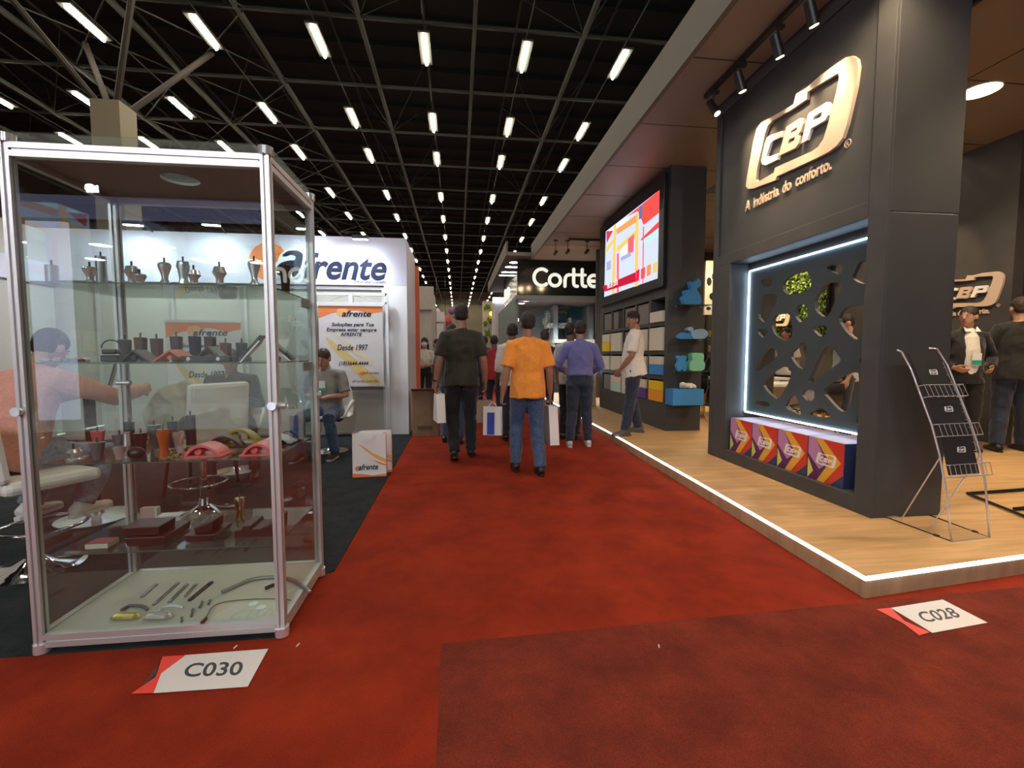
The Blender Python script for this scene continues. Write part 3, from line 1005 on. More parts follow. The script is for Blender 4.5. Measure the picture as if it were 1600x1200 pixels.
p = onY(1131, 330, 8.0)
track_spot((p.x, 8.0, min(p.z, 3.8)), (p.x + .3, 10.9, 1.8), 60, 'small bright spotlight seen between the two charcoal pillars')

# ------------------------------------------------------------------ inside of the right stand
iw = thing('stand_wall', 'dark brown inner wall with a second lit logo behind the suited man', 'partition wall', (6.8, 4, PZ))
MB().bb(6.8, 6.95, 4.9, 12.8, PZ, CZ).build('panel', DARK2, iw)
s0, s1 = onX(1475, 445, 6.8), onX(1573, 425, 6.8)
w2 = (s0.y - s1.y) / .86
logo((6.79, s1.y + w2, onX(1500, 480, 6.8).z - .02), (0, -1, 0), (0, 0, 1), w2, .03, iw, SIGNP, SIGNW, caption='A  indústria  do  conforto.')
track_spot((6.1, 5.4, 3.7), (6.8, 5.7, 2.3), 45, 'track spotlight washing the second logo on the inner wall')
track_spot((6.1, 6.4, 3.7), (6.8, 6.6, 2.3), 35, 'track spotlight washing the far half of the inner wall logo')
MB_ = MB(); MB_.bb(6.08, 6.12, 5.0, 7.2, CZ - .045, CZ - .001); tag(MB_.build('lighting_track', BLACKM), 'black lighting track in front of the inner wall logo', 'lighting track')
bw_ = thing('stand_wall', 'dark end wall of the stand with vertical garden and small logo', 'partition wall', (5, 11.6, PZ))
MB().bb(3.6, 6.8, 11.6, 11.7, PZ, CZ).build('panel', DARK2, bw_)
# vertical garden on the inner wall
GRN = mat('leaf_green', (0.13, 0.25, 0.02), 0.5, noise_s=9, noise_a=.5)
gy0, gy1 = onX(1296, 450, 6.74).y, onX(1196, 450, 6.74).y
gz0_, gz1_ = onX(1240, 528, 6.7).z, onX(1240, 405, 6.7).z
vg = thing('vertical_garden', 'bright green leafy wall panel glimpsed through the lattice holes', 'plant wall', (6.7, gy0, gz0_))
MB().bb(6.74, 6.79, gy0, gy1, gz0_, gz1_).build('backing', BLACKP, vg)
b = MB(); rnd = random.Random(3)
for k in range(2600):
    y, z = rnd.uniform(gy0, gy1), rnd.uniform(gz0_, gz1_); x = 6.73 - rnd.uniform(0, .09)
    a = rnd.uniform(0, 2 * PI); s = rnd.uniform(.04, .08)
    d = Vector((-rnd.uniform(.1, .9), math.cos(a), math.sin(a))).normalized(); e = d.cross(Vector((1, rnd.uniform(-1, 1), rnd.uniform(-1, 1)))).normalized()
    c = Vector((x, y, z)); vs = [b.bm.verts.new(v) for v in (c, c + d * s * .5 + e * s * .3, c + d * s, c + d * s * .5 - e * s * .3)]
    b.bm.faces.new(vs)
o = b.build('leaves', GRN, vg, recalc=False); o['kind'] = 'stuff'
pt, pt2 = onX(1196, 512, 6.62), onX(1236, 510, 6.62)
logo((6.62, pt.y, pt.z), (0, -1, 0), (0, 0, 1), pt.y - pt2.y, .02, vg, SIGNP, SIGNW)
track_spot((5.6, (gy0 + gy1) / 2, 3.7), (6.7, (gy0 + gy1) / 2, 1.9), 170, 'track spotlight aimed at the green leafy wall', ang=70)
# pale board with dark organic cut-outs
pb = thing('perforated_board', 'pale board with black organic holes seen between the two pillars', 'display board', (5.2, 9.6, PZ))
A, Bq = onY(1103, 400, 9.6), onY(1136, 492, 9.6)
MB().bb(A.x, Bq.x, 9.6, 9.66, Bq.z, A.z - .1).build('board', CREAM, pb)
MB().bb(A.x + .05, A.x + .1, 9.62, 9.65, PZ, Bq.z).build('support_post', BLACKM, pb)
for (x, y, rx, ry) in ((1117, 432, 5, 7), (1108, 440, 4, 7), (1119, 446, 3, 2), (1113, 463, 5, 6), (1118, 417, 4, 2), (1107, 482, 4, 3), (1128, 470, 3, 5)):
    MB().poly([onY(x + rx * math.cos(t), y + ry * math.sin(t), 9.599) for t in [2 * PI * k / 7 for k in range(7)]], (0, -.002, 0)).build('dark_hole', BLACKP, pb)
sh = thing('display_shelf', 'dark shelf unit with pale and yellow samples between the pillars', 'shelf', (5.2, 9.3, PZ))
MB().bb(A.x, Bq.x, 9.3, 9.55, PZ, .95).build('cabinet', DARK2, sh)
for z in (1.62, 1.30, 1.0):
    MB().bb(A.x, Bq.x, 9.25, 9.55, z - .02, z).build('shelf_board', DARK2, sh)
for z, m, l in ((1.62, FY, 'yellow sample block on the highest shelf between the pillars'), (1.30, FW, 'pale sample block on the middle shelf between the pillars'), (1.0, FW, 'pale sample block on the lowest shelf between the pillars')):
    tag(MB().bb(A.x + .06, Bq.x - .12, 9.27, 9.5, z + .001, z + .14).build('sample_block', m, bevel=.004), l, 'sample block')


def bar_table(x, y, w, d, h, label):
    t = thing('meeting_table', label, 'table', (x, y, PZ), group='white meeting tables inside the stand')
    MB().bb(x - w / 2, x + w / 2, y - d / 2, y + d / 2, PZ + h - .04, PZ + h).build('tabletop', WHITE, t, bevel=.006)
    MB().bb(x - w / 2 + .02, x + w / 2 - .02, y - .02, y + .02, PZ + h - .38, PZ + h - .04).build('modesty_panel', WHITE, t)
    for sx in (-1, 1):
        for sy in (-1, 1):
            MB().cyl((x + sx * (w / 2 - .06), y + sy * (d / 2 - .06), PZ), (x + sx * (w / 2 - .06), y + sy * (d / 2 - .06), PZ + h - .04), .022, n=8).build('leg', OAK, t)
    return t


def eames(x, y, rz, label, seat=.45, black=True, group='chairs with wooden legs inside the stand'):
    t = thing('shell_chair', label, 'chair', (x, y, PZ), rz, group)
    m = BLACKP if black else WHITEP
    b = MB()
    b.loft([(0, -.20, seat), (0, -.05, seat - .01), (0, .12, seat), (0, .2, seat + .03)], [(.19, .02), (.22, .022), (.21, .022), (.19, .02)], side=(1, 0, 0), n=14)
    b.build('seat', m, t, smooth=True, local=True)
    MB().loft([(0, -.19, seat + .02), (0, -.24, seat + .16), (0, -.27, seat + .34)], [(.19, .02), (.20, .022), (.16, .018)], side=(1, 0, 0), n=14).build('backrest', m, t, smooth=True, local=True)
    for sx in (-1, 1):
        for sy in (-1, 1):
            MB().cyl((sx * .12, sy * .12, seat - .02), (sx * .22, sy * .22, 0), .012, .009, n=8).build('leg', OAK, t, local=True)
    b = MB(); b.cyl((-.17, -.17, seat * .5), (.17, .17, seat * .5), .005, n=6); b.build('brace', BLACKM, t, local=True)
    b = MB(); b.cyl((-.17, .17, seat * .5), (.17, -.17, seat * .5), .005, n=6); b.build('brace', BLACKM, t, local=True)
    return t


bar_table(5.0, 7.4, 1.3, .7, .74, 'white meeting table seen through the upper lattice holes')
bar_table(4.6, 5.9, .9, .6, .74, 'white meeting table just behind the lattice panel')
eames(3.95, 7.4, PI / 2, 'black shell chair with wooden legs left of the far meeting table')
eames(4.45, 5.2, 0, 'black shell chair with wooden legs close behind the lattice panel')
eames(5.5, 6.4, PI, 'black shell chair with wooden legs between the two meeting tables')
eames(6.2, 7.9, -PI / 2, 'black shell chair with wooden legs behind the suited man')
q = onZ(1122, 648, PZ)
eames(q.x, q.y, PI, 'tall black chair with long wooden legs seen between the pillars', seat=.62)
# dark frame table by the right frame edge
ft = thing('dark_metal_table', 'dark metal table frame lying low on the oak floor by the right edge', 'table', tuple(onZ(1600, 790, PZ)))
pts = [onZ(1512, 772, PZ + .02), onZ(1600, 766, PZ + .02)]
MB().tube([onZ(1512, 771, PZ + .015), onZ(1640, 762, PZ + .015)], .013, n=6).build('foot_bar', BLACKM, ft)
MB().tube([onZ(1512, 771, PZ + .015), onZ(1640, 822, PZ + .015)], .010, n=6).build('foot_bar', BLACKM, ft)
MB().tube([onZ(1585, 795, PZ + .015), onZ(1660, 790, PZ + .015)], .013, n=6).build('foot_bar', BLACKM, ft)

# ------------------------------------------------------------------ brochure rack
rk = thing('brochure_rack', 'curved chrome wire brochure rack with three pockets beside the logo pillar', 'brochure rack', (3.15, 2.5, PZ))
CHR = mat('rack_chrome', (0.88, 0.88, 0.90), 0.30, 0.75)


def rail(px, y_bot, y_top):
    n = len(px); out = []
    for i, (x, y) in enumerate(px):
        t = (847 - y) / 300.0
        Y = y_bot + (y_top - y_bot) * max(0, t - .15) ** 1.6
        out.append(onY(x, y, Y))
    return out


RL = rail([(1402, 547), (1409, 550), (1424, 578), (1440, 622), (1456, 665), (1468, 710), (1477, 760), (1482, 800), (1487, 846)], 2.37, 2.66)
RR = rail([(1452, 544), (1464, 545), (1480, 570), (1500, 620), (1518, 665), (1531, 705), (1540, 760), (1543, 800), (1546, 840)], 2.40, 2.69)
MB().tube(RL, .0055, n=8).build('side_rail', CHR, rk, smooth=True)
MB().tube(RR, .0055, n=8).build('side_rail', CHR, rk, smooth=True)


def rail_at(P, z):
    for a, c in zip(P, P[1:]):
        if (a.z - z) * (c.z - z) <= 0 and abs(a.z - c.z) > 1e-6:
            return a.lerp(c, (a.z - z) / (a.z - c.z))
    return P[0]


MB().tube([rail_at(RL, .62), onZ(1408, 812, PZ + .006)], .004, n=6).build('rear_strut', CHR, rk)
MB().tube([rail_at(RR, .62), onZ(1455, 822, PZ + .006)], .004, n=6).build('rear_strut', CHR, rk)
bl, br = onZ(1385, 808, PZ + .006), onZ(1448, 803, PZ + .006)
MB().tube([bl, RL[-1]], .004, n=6).build('base_rod', BLACKM, rk)
MB().tube([br, RR[-1]], .004, n=6).build('base_rod', BLACKM, rk)
MB().tube([bl, br], .004, n=6).build('base_rod', CHR, rk)
MB().tube([RL[-1], RR[-1]], .004, n=6).build('base_rod', CHR, rk)
for P, Q in ((bl, RL[-1]), (br, RR[-1])):
    m_ = P.lerp(Q, .76); m2 = P.lerp(Q, .82)
    MB().cyl(m_, m2, .011, n=8).build('rubber_clip', BLACKP, rk)
BRO = mat('brochure_black', (0.030, 0.030, 0.032), 0.45)
zz = [(RL[0].z + .005, .955), (.945, .66), (.66, .33)]
zz = [(1.255, .975), (1.03, .74), (.775, .50)]
for k, (zt, zb) in enumerate(zz):
    a, c = rail_at(RL, zb), rail_at(RR, zb); A_, C_ = rail_at(RL, min(zt, RL[0].z)), rail_at(RR, min(zt, RR[0].z))
    u = (c - a).normalized(); v = ((A_ - a) + (C_ - c)).normalized(); n = u.cross(v).normalized()
    if n.y > 0: n = -n
    pk = MB()
    wd = (c - a).length
    hgt = .075
    # front grid of the pocket, standing out from the rails
    f0, f1 = a + n * .045, c + n * .045
    for t in (0, hgt):
        pk.tube([a + v * t, f0 + v * t, f1 + v * t, c + v * t], .0026, n=5)
    for i in range(9):
        s = i / 8
        pk.tube([f0.lerp(f1, s), f0.lerp(f1, s) + v * hgt], .0018, n=5)
    for i in range(5):
        pk.tube([a.lerp(c, .12 + i * .19), f0.lerp(f1, .12 + i * .19)], .0018, n=5)
    for i in (0, 1, 2):
        pk.tube([c - u * (.012 + i * .03), c - u * (.012 + i * .03) + v * .24], .0018, n=5)
    for i in range(5):
        pk.tube([c - u * .012 + v * (.05 * i), c - u * .072 + v * (.05 * i)], .0018, n=5)
    pk.build('wire_pocket', CHR, rk)
    p0 = a + n * .022 + v * .012 + u * .02
    hh = (zt - zb) * 1.0
    t = thing('brochure', ['black brochure with small white emblem in the top rack pocket', 'black brochure with small white emblem in the middle rack pocket', 'black brochure with small white emblem in the bottom rack pocket'][k],
              'brochure', tuple(p0), group='black brochures in the wire rack')
    bwid = wd * .74
    MB().poly([p0, p0 + u * bwid, p0 + u * bwid + v * hh, p0 + v * hh], -n * .008).build('cover', BRO, t)
    logo(p0 + u * bwid * .42 + v * hh * .48 + n * .0005, u, v, bwid * .30, .001, t, WHITEP, WHITEP, two=False) if u.cross(v).dot(n) > 0 else logo(p0 + u * bwid * .42 + v * hh * .48 - n * .0005, u, v, bwid * .30, -.001, t, WHITEP, WHITEP, two=False)

# ------------------------------------------------------------------ left stand: walls, sign, banners
WY = 7.2
lw = thing('stand_back_wall', 'pale back wall of the left stand under the big blue and orange sign', 'partition wall', (-3.5, WY, 0))
b = MB(); b.bb(-7.6, -1.10, WY, WY + .06, 0, 2.95); b.build('panels', BEIGE, lw)
for k in range(7):
    x = -1.12 - k * .99
    MB().bb(x - .02, x + .02, WY - .03, WY, 0.006, 2.25).build('post', ALU, lw)
for z in (.02, 2.22):
    MB().bb(-7.6, -1.10, WY - .025, WY, z, z + .04).build('rail', ALU, lw)
MB().bb(-7.6, -.757, WY - .0615, WY - .001, 2.28, 2.992).build('fascia_board', LILAC, lw)
lr = thing('stand_end_wall', 'white end wall of the left stand facing the red aisle', 'partition wall', (-.93, WY, 0))
MB().bb(-1.10, -.76, WY - .06, 8.55, 0, 2.99).build('panel', WHITE, lr)
MB().bb(-.78, -.70, 8.56, 8.72, 0, 2.85).build('orange_edge', mat('orange_wall_paint', (.75, .17, .07), .6), lr)
lf = thing('stand_side_wall', 'grey white side wall closing the left stand', 'partition wall', (-5.6, 4, 0))
MB().bb(-5.75, -5.65, 3.4, WY, 0, 2.95).build('panels', BEIGE, lf)
MB().bb(-5.65, -5.55, 3.4, 3.5, 0, 2.95).build('post', ALU, lf)
MB().bb(-5.65, -5.6, 3.4, WY, 2.2, 2.5).build('fascia_board', LILAC, lf)

sg = thing('stand_sign', 'large dark blue lettering with orange swoosh disc on the left stand fascia', 'sign', (-2.5, WY - .07, 2.4))
SY = WY - .062


def blob(cx, cy, rx, ry, m, name, parent, Y, tilt=0, th=.004, n=28, cut=None):
    c = onY(cx, cy, Y); r = onY(cx + rx, cy, Y) - c; u = onY(cx, cy - ry, Y) - c
    P = [c + Matrix.Rotation(tilt, 3, 'Y') @ (r * math.cos(t) + u * math.sin(t)) for t in [2 * PI * k / n for k in range(n)]]
    return MB().poly([Vector((p.x, Y, p.z)) for p in P], (0, -th, 0)).build(name, m, parent)


blob(419, 408, 30, 29, ORANGE, 'orange_disc', sg, SY, n=32)


def outline_poly(pts, m, name, parent, Y, th=.006, sm=1):
    P = [Vector((onY(x, y, Y).x, Y, onY(x, y, Y).z)) for x, y in pts]
    return MB().poly(smooth_loop(P, sm), (0, -th, 0)).build(name, m, parent)


# the swoosh letter a, and its white halo (pixel outlines rectified onto the fascia)
aP = [(441, 399), (450, 392), (466, 391), (474, 397), (472, 412), (465, 428), (458, 433), (456, 424), (446, 431), (434, 430), (431, 420), (438, 411), (452, 407), (461, 407), (463, 401), (456, 397), (446, 401)]
outline_poly([(437, 398), (450, 388), (468, 387), (479, 395), (477, 414), (467, 434), (454, 437), (430, 435), (426, 420), (434, 408)], WHITEP, 'letter_halo', sg, SY - .0045, .002)
outline_poly(aP, INK, 'letter_a', sg, SY - .007, .012)
f0 = onY(474, 433, SY); f1 = onY(604, 430, SY)
put_text('lettering', 'frente', (f0.x, SY - .001, f0.z - .01), (1, 0, 0), (0, 0, 1), .52, INK, sg, width=f1.x - f0.x, depth=.006, shear=.28, bold=.012)
g0 = onY(554, 440, SY); g1 = onY(603, 439, SY)
put_text('small_lettering', 'Deus Seja Louvado', (g0.x, SY - .001, g0.z - .02), (1, 0, 0), (0, 0, 1), .07, INK, sg, width=g1.x - g0.x, depth=.002)


def floodlight(x, y, Y, label, watt, tgt):
    p = onY(x, y, Y)
    t = thing('floodlight', label, 'floodlight', tuple(p), group='white floodlights over the left stand fascia')
    d = (Vector(tgt) - p).normalized()
    MB().box(p + Vector((0, 0, .03)), (.20, .14, .05), Matrix.Rotation(.15, 4, 'X')).build('lamp_housing', BLACKM, t, bevel=.006)
    q = p + Vector((0, 0, 0))
    MB().box(q, (.18, .12, .012), Matrix.Rotation(.15, 4, 'X')).build('glowing_glass', FLOODE, t)
    MB().tube([p, (p.x, (p.y + WY) / 2, p.z + .06), (p.x, WY, 2.97)], .012, n=6).build('arm', BLACKM, t)
    spot(q + Vector((0, -.05, -.03)), tgt, watt, (.80, .90, 1.0), 150, .7, t, .05)
    return t


floodlight(563, 374, 6.75, 'white floodlight glaring above the end of the blue lettering', 38, (-1.75, 7.2, 1.6))
floodlight(476, 358, 6.75, 'white floodlight above the start of the lettering, seen through the cabinet', 30, (-2.8, 7.2, 1.6))
floodlight(208, 352, 6.75, 'white floodlight over the wall seen through the cabinet', 36, (-5.0, 7.2, 1.4))
floodlight(330, 352, 6.75, 'white floodlight in the middle of the wall behind the cabinet', 30, (-3.9, 7.2, 1.4))


def banner(nm, label, xl, xr, zb, zt, Y, full=True, frame_=True, rows=True):
    t = thing(nm, label, 'banner', ((xl + xr) / 2, Y, zb))
    w, h = xr - xl, zt - zb
    BW = mat('banner_white', (.70, .68, .68), .45)

    def q(pts, m, n, k=1, sm=0):
        P = [Vector((xl + a * w, Y - .001 * k, zb + c * h)) for a, c in pts]
        MB().poly(smooth_loop(P, sm) if sm else P, (0, .0008, 0)).build(n, m, t)
    MB().bb(xl, xr, Y, Y + .006, zb, zt).build('sheet', BW, t)
    q([(0, 1), (1, 1), (1, .93), (.82, .90), (.6, .94), (.4, .93), (.2, .90), (.0, .84)], ORANGE, 'orange_wave', 1)
    q([(.30, .96), (.42, .965), (.48, .93), (.44, .87), (.34, .86), (.27, .90)], ORANGE2, 'orange_disc', 2, 1)
    z = zb + h * .865
    put_text('lettering', 'afrente', (xl + w * .36, Y - .003, z), (1, 0, 0), (0, 0, 1), .12, INK, t, width=w * .46, shear=.25, bold=.003)
    q([(.08, .62), (.2, .56), (.55, .34), (.9, .08), (.96, .0), (.72, 0), (.45, .25), (.2, .45)], YELO, 'golden_swoosh', 1, 1)
    q([(.2, .68), (.5, .52), (.85, .30), (.85, .22), (.5, .42)], mat('pale_gold', (.75, .66, .48), .5), 'pale_swoosh', 2, 1)
    if rows:
        for s, zz_, x0, wd, sz in (('Soluções para Tua', .745, .20, .66, .068), ('Empresa estar sempre', .68, .12, .78, .068), ('AFRENTE', .62, .33, .34, .068), ('Desde 1997', .44, .28, .48, .12), ('(18)3644-4444', .25, .30, .46, .08)):
            put_text('lettering', s, (xl + x0 * w, Y - .004, zb + zz_ * h), (1, 0, 0), (0, 0, 1), sz, INK, t, width=w * wd, shear=.2, bold=.002)
        put_text('lettering', 'afrente', (xl + .68 * w, Y - .004, zb + .135 * h), (1, 0, 0), (0, 0, 1), .06, INK, t, width=w * .24, shear=.25)
        q([(.62, .16), (.68, .175), (.71, .15), (.66, .12), (.61, .135)], ORANGE, 'small_orange_disc', 3)
        put_text('lettering', 'afrente.com.br', (xl + .5 * w, Y - .004, zb + .03 * h), (1, 0, 0), (0, 0, 1), .06, INK, t, width=w * .42)
    MB().bb(xl - .015, xr + .015, Y - .01, Y + .012, zt - .005, zt + .025).build('top_bar', ALU, t)
    MB().bb(xl - .015, xr + .015, Y - .01, Y + .012, zb - .025, zb + .005).build('bottom_bar', ALU, t)
    return t


A = onY(497, 477, 6.95); Bq = onY(600, 601, 6.95)
bn = banner('hanging_banner', 'printed orange and white banner hanging behind the seated phone user', A.x, Bq.x, Bq.z, A.z, 6.95)
t = thing('metal_truss_display', 'tall grey metal truss frame around the printed banner', 'display frame', (-1.6, 7.02, 0.006))
fl, fr = onY(497, 480, 7.0).x - .05, onY(602, 480, 7.0).x + .02
ft_, = (onY(600, 458, 7.0).z,)
for x in (fl, fr):
    MB().bb(x - .02, x + .02, 7.0, 7.04, .006, ft_).build('upright', ALU, t)
MB().bb(fl, fr, 7.0, 7.04, ft_ - .04, ft_).build('crossbar', ALU, t)
MB().bb(fl, fr, 7.0, 7.04, A.z + .03, A.z + .06).build('crossbar', ALU, t)
m_ = (fl + fr) / 2
MB().bb(m_ - .03, m_ + .03, 6.99, 7.05, A.z + .03, ft_).build('hook_plate', ALU, t)
for s in (-1, 1):
    MB().cyl((m_, 7.02, ft_ - .02), (m_ + s * .42, 7.02, A.z + .05), .008, n=6).build('brace', ALU, t)
A = onY(258, 503, 6.6); Bq = onY(382, 660, 6.6)
banner('roll_up_banner', 'orange topped white banner seen through the middle of the glass cabinet', A.x, Bq.x, .35, A.z, 6.6)
tag(MB().bb(A.x, Bq.x, 6.58, 6.75, .006, .33).build('low_board', mat('banner_lower_board', (.5, .48, .44), .6)), 'pale low board standing under the banner behind the cabinet', 'board')

# far booths beyond the left stand
for k, (xl, xr, y0, y1, z, m, lab) in enumerate([
        (-3.6, -.58, 10.6, 12.6, 2.75, CREAM, 'beige stand wall right behind the orange wall edge'),
        (-3.6, -.85, 15.5, 19.0, 3.2, mat('green_grey_panel', (.20, .24, .18), .6), 'grey green stand wall farther down the left side of the aisle'),
        (-3.4, -.7, 24.0, 28.0, 3.4, WHITE, 'distant white stand wall on the left side of the aisle'),
        (-3.2, -1.2, 36.0, 44.0, 4.2, CREAM, 'farthest pale stand wall on the left side of the aisle')]):
    t = thing('far_stand_wall', lab, 'stand', ((xl + xr) / 2, y0, 0))
    MB().bb(xl, xr, y0, y1, 0, z).build('wall', m, t)
    MB().bb(xl, xr + .05, y0 - .08, y0 - .001, z - .5, z + .02).build('fascia_board', m, t)
t = thing('poster_panel', 'dark poster panel edge on the distant left stand', 'poster', (-.8, 15.2, 1.2))
MB().bb(-.84, -.78, 13.2, 15.4, 0, 2.3).build('board', BLACKP, t)
for k, (x, y, s, c) in enumerate([(696, 503, .7, (.6, .08, .10)), (682, 488, .45, (.8, .8, .85)), (706, 486, .4, (.35, .15, .35)), (683, 512, .45, (.85, .85, .9))]):
    p = onY(x, y, 50); q = MB().ball(p, s * 1.0, u=10, v=8).build('hanging_decoration', mat('deco_%d' % k, c, .6))
    MB().cyl(p + Vector((0, 0, s * .9)), (p.x, p.y, 9.6), .02, n=5).build('cord', BLACKM, q)
    tag(q, ['dark red round decoration at the far end of the hall', 'small white decoration left of the red one at the hall end', 'mauve round decoration at the far end of the hall', 'white decoration below the red one at the hall end'][k], 'decoration', 'coloured decorations at the hall end')

# far stands on the right side beyond the white lettered stand
t = thing('far_stand_wall', 'white lit column of the stand beyond the teal one', 'stand', (1.9, 22, 0))
a, c = onY(773, 465, 22), onY(790, 465, 22)
MB().bb(a.x, c.x + .3, 22, 24, 0, a.z).build('wall', WHITE, t)
MB().bb(a.x - .1, c.x + .3, 21.9, 22, a.z - .25, a.z).build('light_box', emission('lightbox', (.8, .9, 1), 2.0), t)
a, c = onY(755, 470, 26), onY(773, 470, 26)
t = thing('plant_wall', 'pale wood frame filled with green and yellow plants far down the aisle', 'plant wall', (a.x, 26, 0))
MB().bb(a.x, c.x + .3, 26.2, 27, 0, a.z).build('frame', CREAM, t)
rnd = random.Random(5)
b = MB()
for (x, y, r) in ((761, 480, 5), (766, 500, 6), (762, 520, 6), (768, 487, 4), (770, 525, 7), (758, 505, 4)):
    p = onY(x, y, 26.05)
    for k in range(24):
        d = Vector((rnd.gauss(0, 1), rnd.gauss(0, .4), rnd.gauss(0, 1))) * .012 * r
        b.ball(p + d, (.05, .05, .08), u=6, v=4)
b.build('foliage', GRN, t)['kind'] = 'stuff'
p = onY(768, 490, 25.9)
MB().ball(p, .13, u=10, v=8).build('yellow_lamp', emission('yellow_lamp', (1, .62, .05), 2.5), t)

# ------------------------------------------------------------------ teal stand with large white lettering
CY = 13.6
ct = thing('teal_stand', 'teal grey stand with huge white lettering on its black glossy fascia', 'stand', (3.5, CY, 0))
z0, z1 = onY(870, 462, CY).z, onY(870, 407, CY).z
x0 = onY(808, 430, CY).x
GLB = mat('glossy_black', (.012, .014, .016), .12)
TEAL2 = mat('teal_grey_wall', (.20, .26, .27), .6)
MB().bb(x0, 8, CY, CY + .12, z0, z1).build('fascia', GLB, ct)
MB().bb(x0, x0 + .12, CY, 17.5, z0, z1).build('side_fascia', GLB, ct)
b = MB(); b.bb(1.45, 8, 13.15, 21, z1 + .02, z1 + .12); b.build('roof', mat('stand_roof_grey', (.16, .16, .15), .6), ct)
MB().bb(1.40, 1.45, 13.15, 21, z1 + .02, z1 + .42).build('roof_edge', FASCIA, ct)
MB().bb(x0, 8, CY - .02, CY + .5, z0 - .12, z0).build('soffit', TEAL2, ct)
MB().bb(x0, x0 + .1, CY + .5, 20, 0, z0).build('side_wall', TEAL2, ct)
MB().bb(x0, 8, 17.4, 17.5, 0, z0).build('back_wall', TEAL2, ct)
xm = [onY(x, 500, 16.6).x for x in (861, 873, 905, 917, 938)]
for x in (xm[0] + .1, xm[2] + .35):
    MB().bb(x - .08, x + .08, 16.2, 17.4, 0, z0).build('partition', mat('pale_teal_fin', (.25, .28, .27), .6), ct)
zl = onY(880, 531, 16.4).z
MB().bb(xm[0], 8, 15.9, 17.4, zl - .12, zl).build('ledge', mat('pale_ledge', (.40, .36, .28), .6), ct)
MB().bb(x0, 8, CY, CY + .1, 0, 1.0).build('counter', TEAL2, ct)
a, c = onY(834, 449, CY), onY(936, 449, CY)
t0 = onY(834, 418, CY)
# rounded letters as thick strokes
LW = mat('letter_glow', (.86, .86, .74), .5, emit=.55)
H = t0.z - a.z; xW = c.x - a.x


def stroke(pts, r, closed=False):
    P = [Vector((a.x + u * xW, CY - .05, a.z + v * H)) for u, v in pts]
    return MB().loft(P, [(r, .05)] * len(P), side=None, n=10, closed=closed).build('letter', LW, ct, smooth=False)


def arc(cx, cy, rx, ry, a0, a1, n=18):
    return [(cx + rx * math.cos(math.radians(a0 + (a1 - a0) * k / n)), cy + ry * math.sin(math.radians(a0 + (a1 - a0) * k / n))) for k in range(n + 1)]


R = H * .085
asp = H / xW


def ring_stroke(pts, r=R):
    P = [Vector((a.x + u * xW, CY - .05, a.z + v * H)) for u, v in pts]
    return MB().loft(P, [(.045, r)] * len(P), side=(0, 1, 0), n=12, round_ends=True).build('letter', LW, ct, smooth=True)


ring_stroke(arc(.115, .50, .40 * asp, .42, 50, 310))
ring_stroke(arc(.315, .37, .29 * asp, .29, 0, 359))
ring_stroke([(.468, .06), (.468, .35), (.475, .52), (.495, .62), (.53, .66)])
ring_stroke([(.60, .95), (.60, .30), (.605, .16), (.625, .09), (.66, .08)])
ring_stroke([(.55, .66), (.70, .66)], R * .8)
ring_stroke([(.73, .95), (.73, .30), (.735, .16), (.755, .09), (.79, .08)])
ring_stroke([(.70, .66), (.78, .66)], R * .8)
ring_stroke([(.83, .36), (.99, .36)] + arc(.91, .37, .28 * asp, .29, 0, 320)[1:])
me = text_mesh('Cortte', .62, .02, .02)
b = MB().mesh(me, frame((x0 - .01, 17.2, z0 + .18), (0, -1, 0), (0, 0, 1))); bpy.data.meshes.remove(me)
xs_ = [v.co.y for v in b.bm.verts]
b.build('side_letters', LW, ct, recalc=False)
for k, (x, y) in enumerate(((803, 410), (796, 417), (790, 425), (786, 430))):
    p = onZ(x, y, z1 + .02); disc((p.x, p.y, z1 + .02), .14, 'white round downlight under the teal stand roof edge, %s from the near end' % ORD[k], DISCW, group='white downlights along the teal stand roof')
for k, (x, y) in enumerate(((822, 470), (815, 474), (867, 468), (907, 468))):
    Y = 14.6 if k != 1 else 15.3
    p = onY(x, y, Y); disc((p.x, Y, z0 - .12 if Y < 14.1 else p.z), .11, ['white downlight left inside the teal stand, near one', 'white downlight left inside the teal stand, far one', 'white downlight above the display chair', 'white downlight above the blue picture'][k], DISCW, watt=300, col=(.9, .95, 1), group='white downlights inside the teal stand')
MB().bb(x0, 8, 14.0, 17.4, onY(867, 466, 14.6).z + .0, onY(867, 466, 14.6).z + .06).build('inner_ceiling', TEAL2, ct)
pc = thing('picture', 'blue teal picture on the wall niche of the teal stand', 'picture', (xm[3], 17.3, 2))
a_, c_ = onY(892, 478, 17.3), onY(912, 500, 17.3)
MB().bb(a_.x, c_.x, 17.3, 17.39, c_.z, a_.z).build('canvas', mat('picture_teal', (.04, .17, .23), .5), pc)
MB().bb(a_.x - .04, c_.x + .04, 17.36, 17.398, c_.z - .04, a_.z + .04).build('picture_frame', TEAL2, pc)
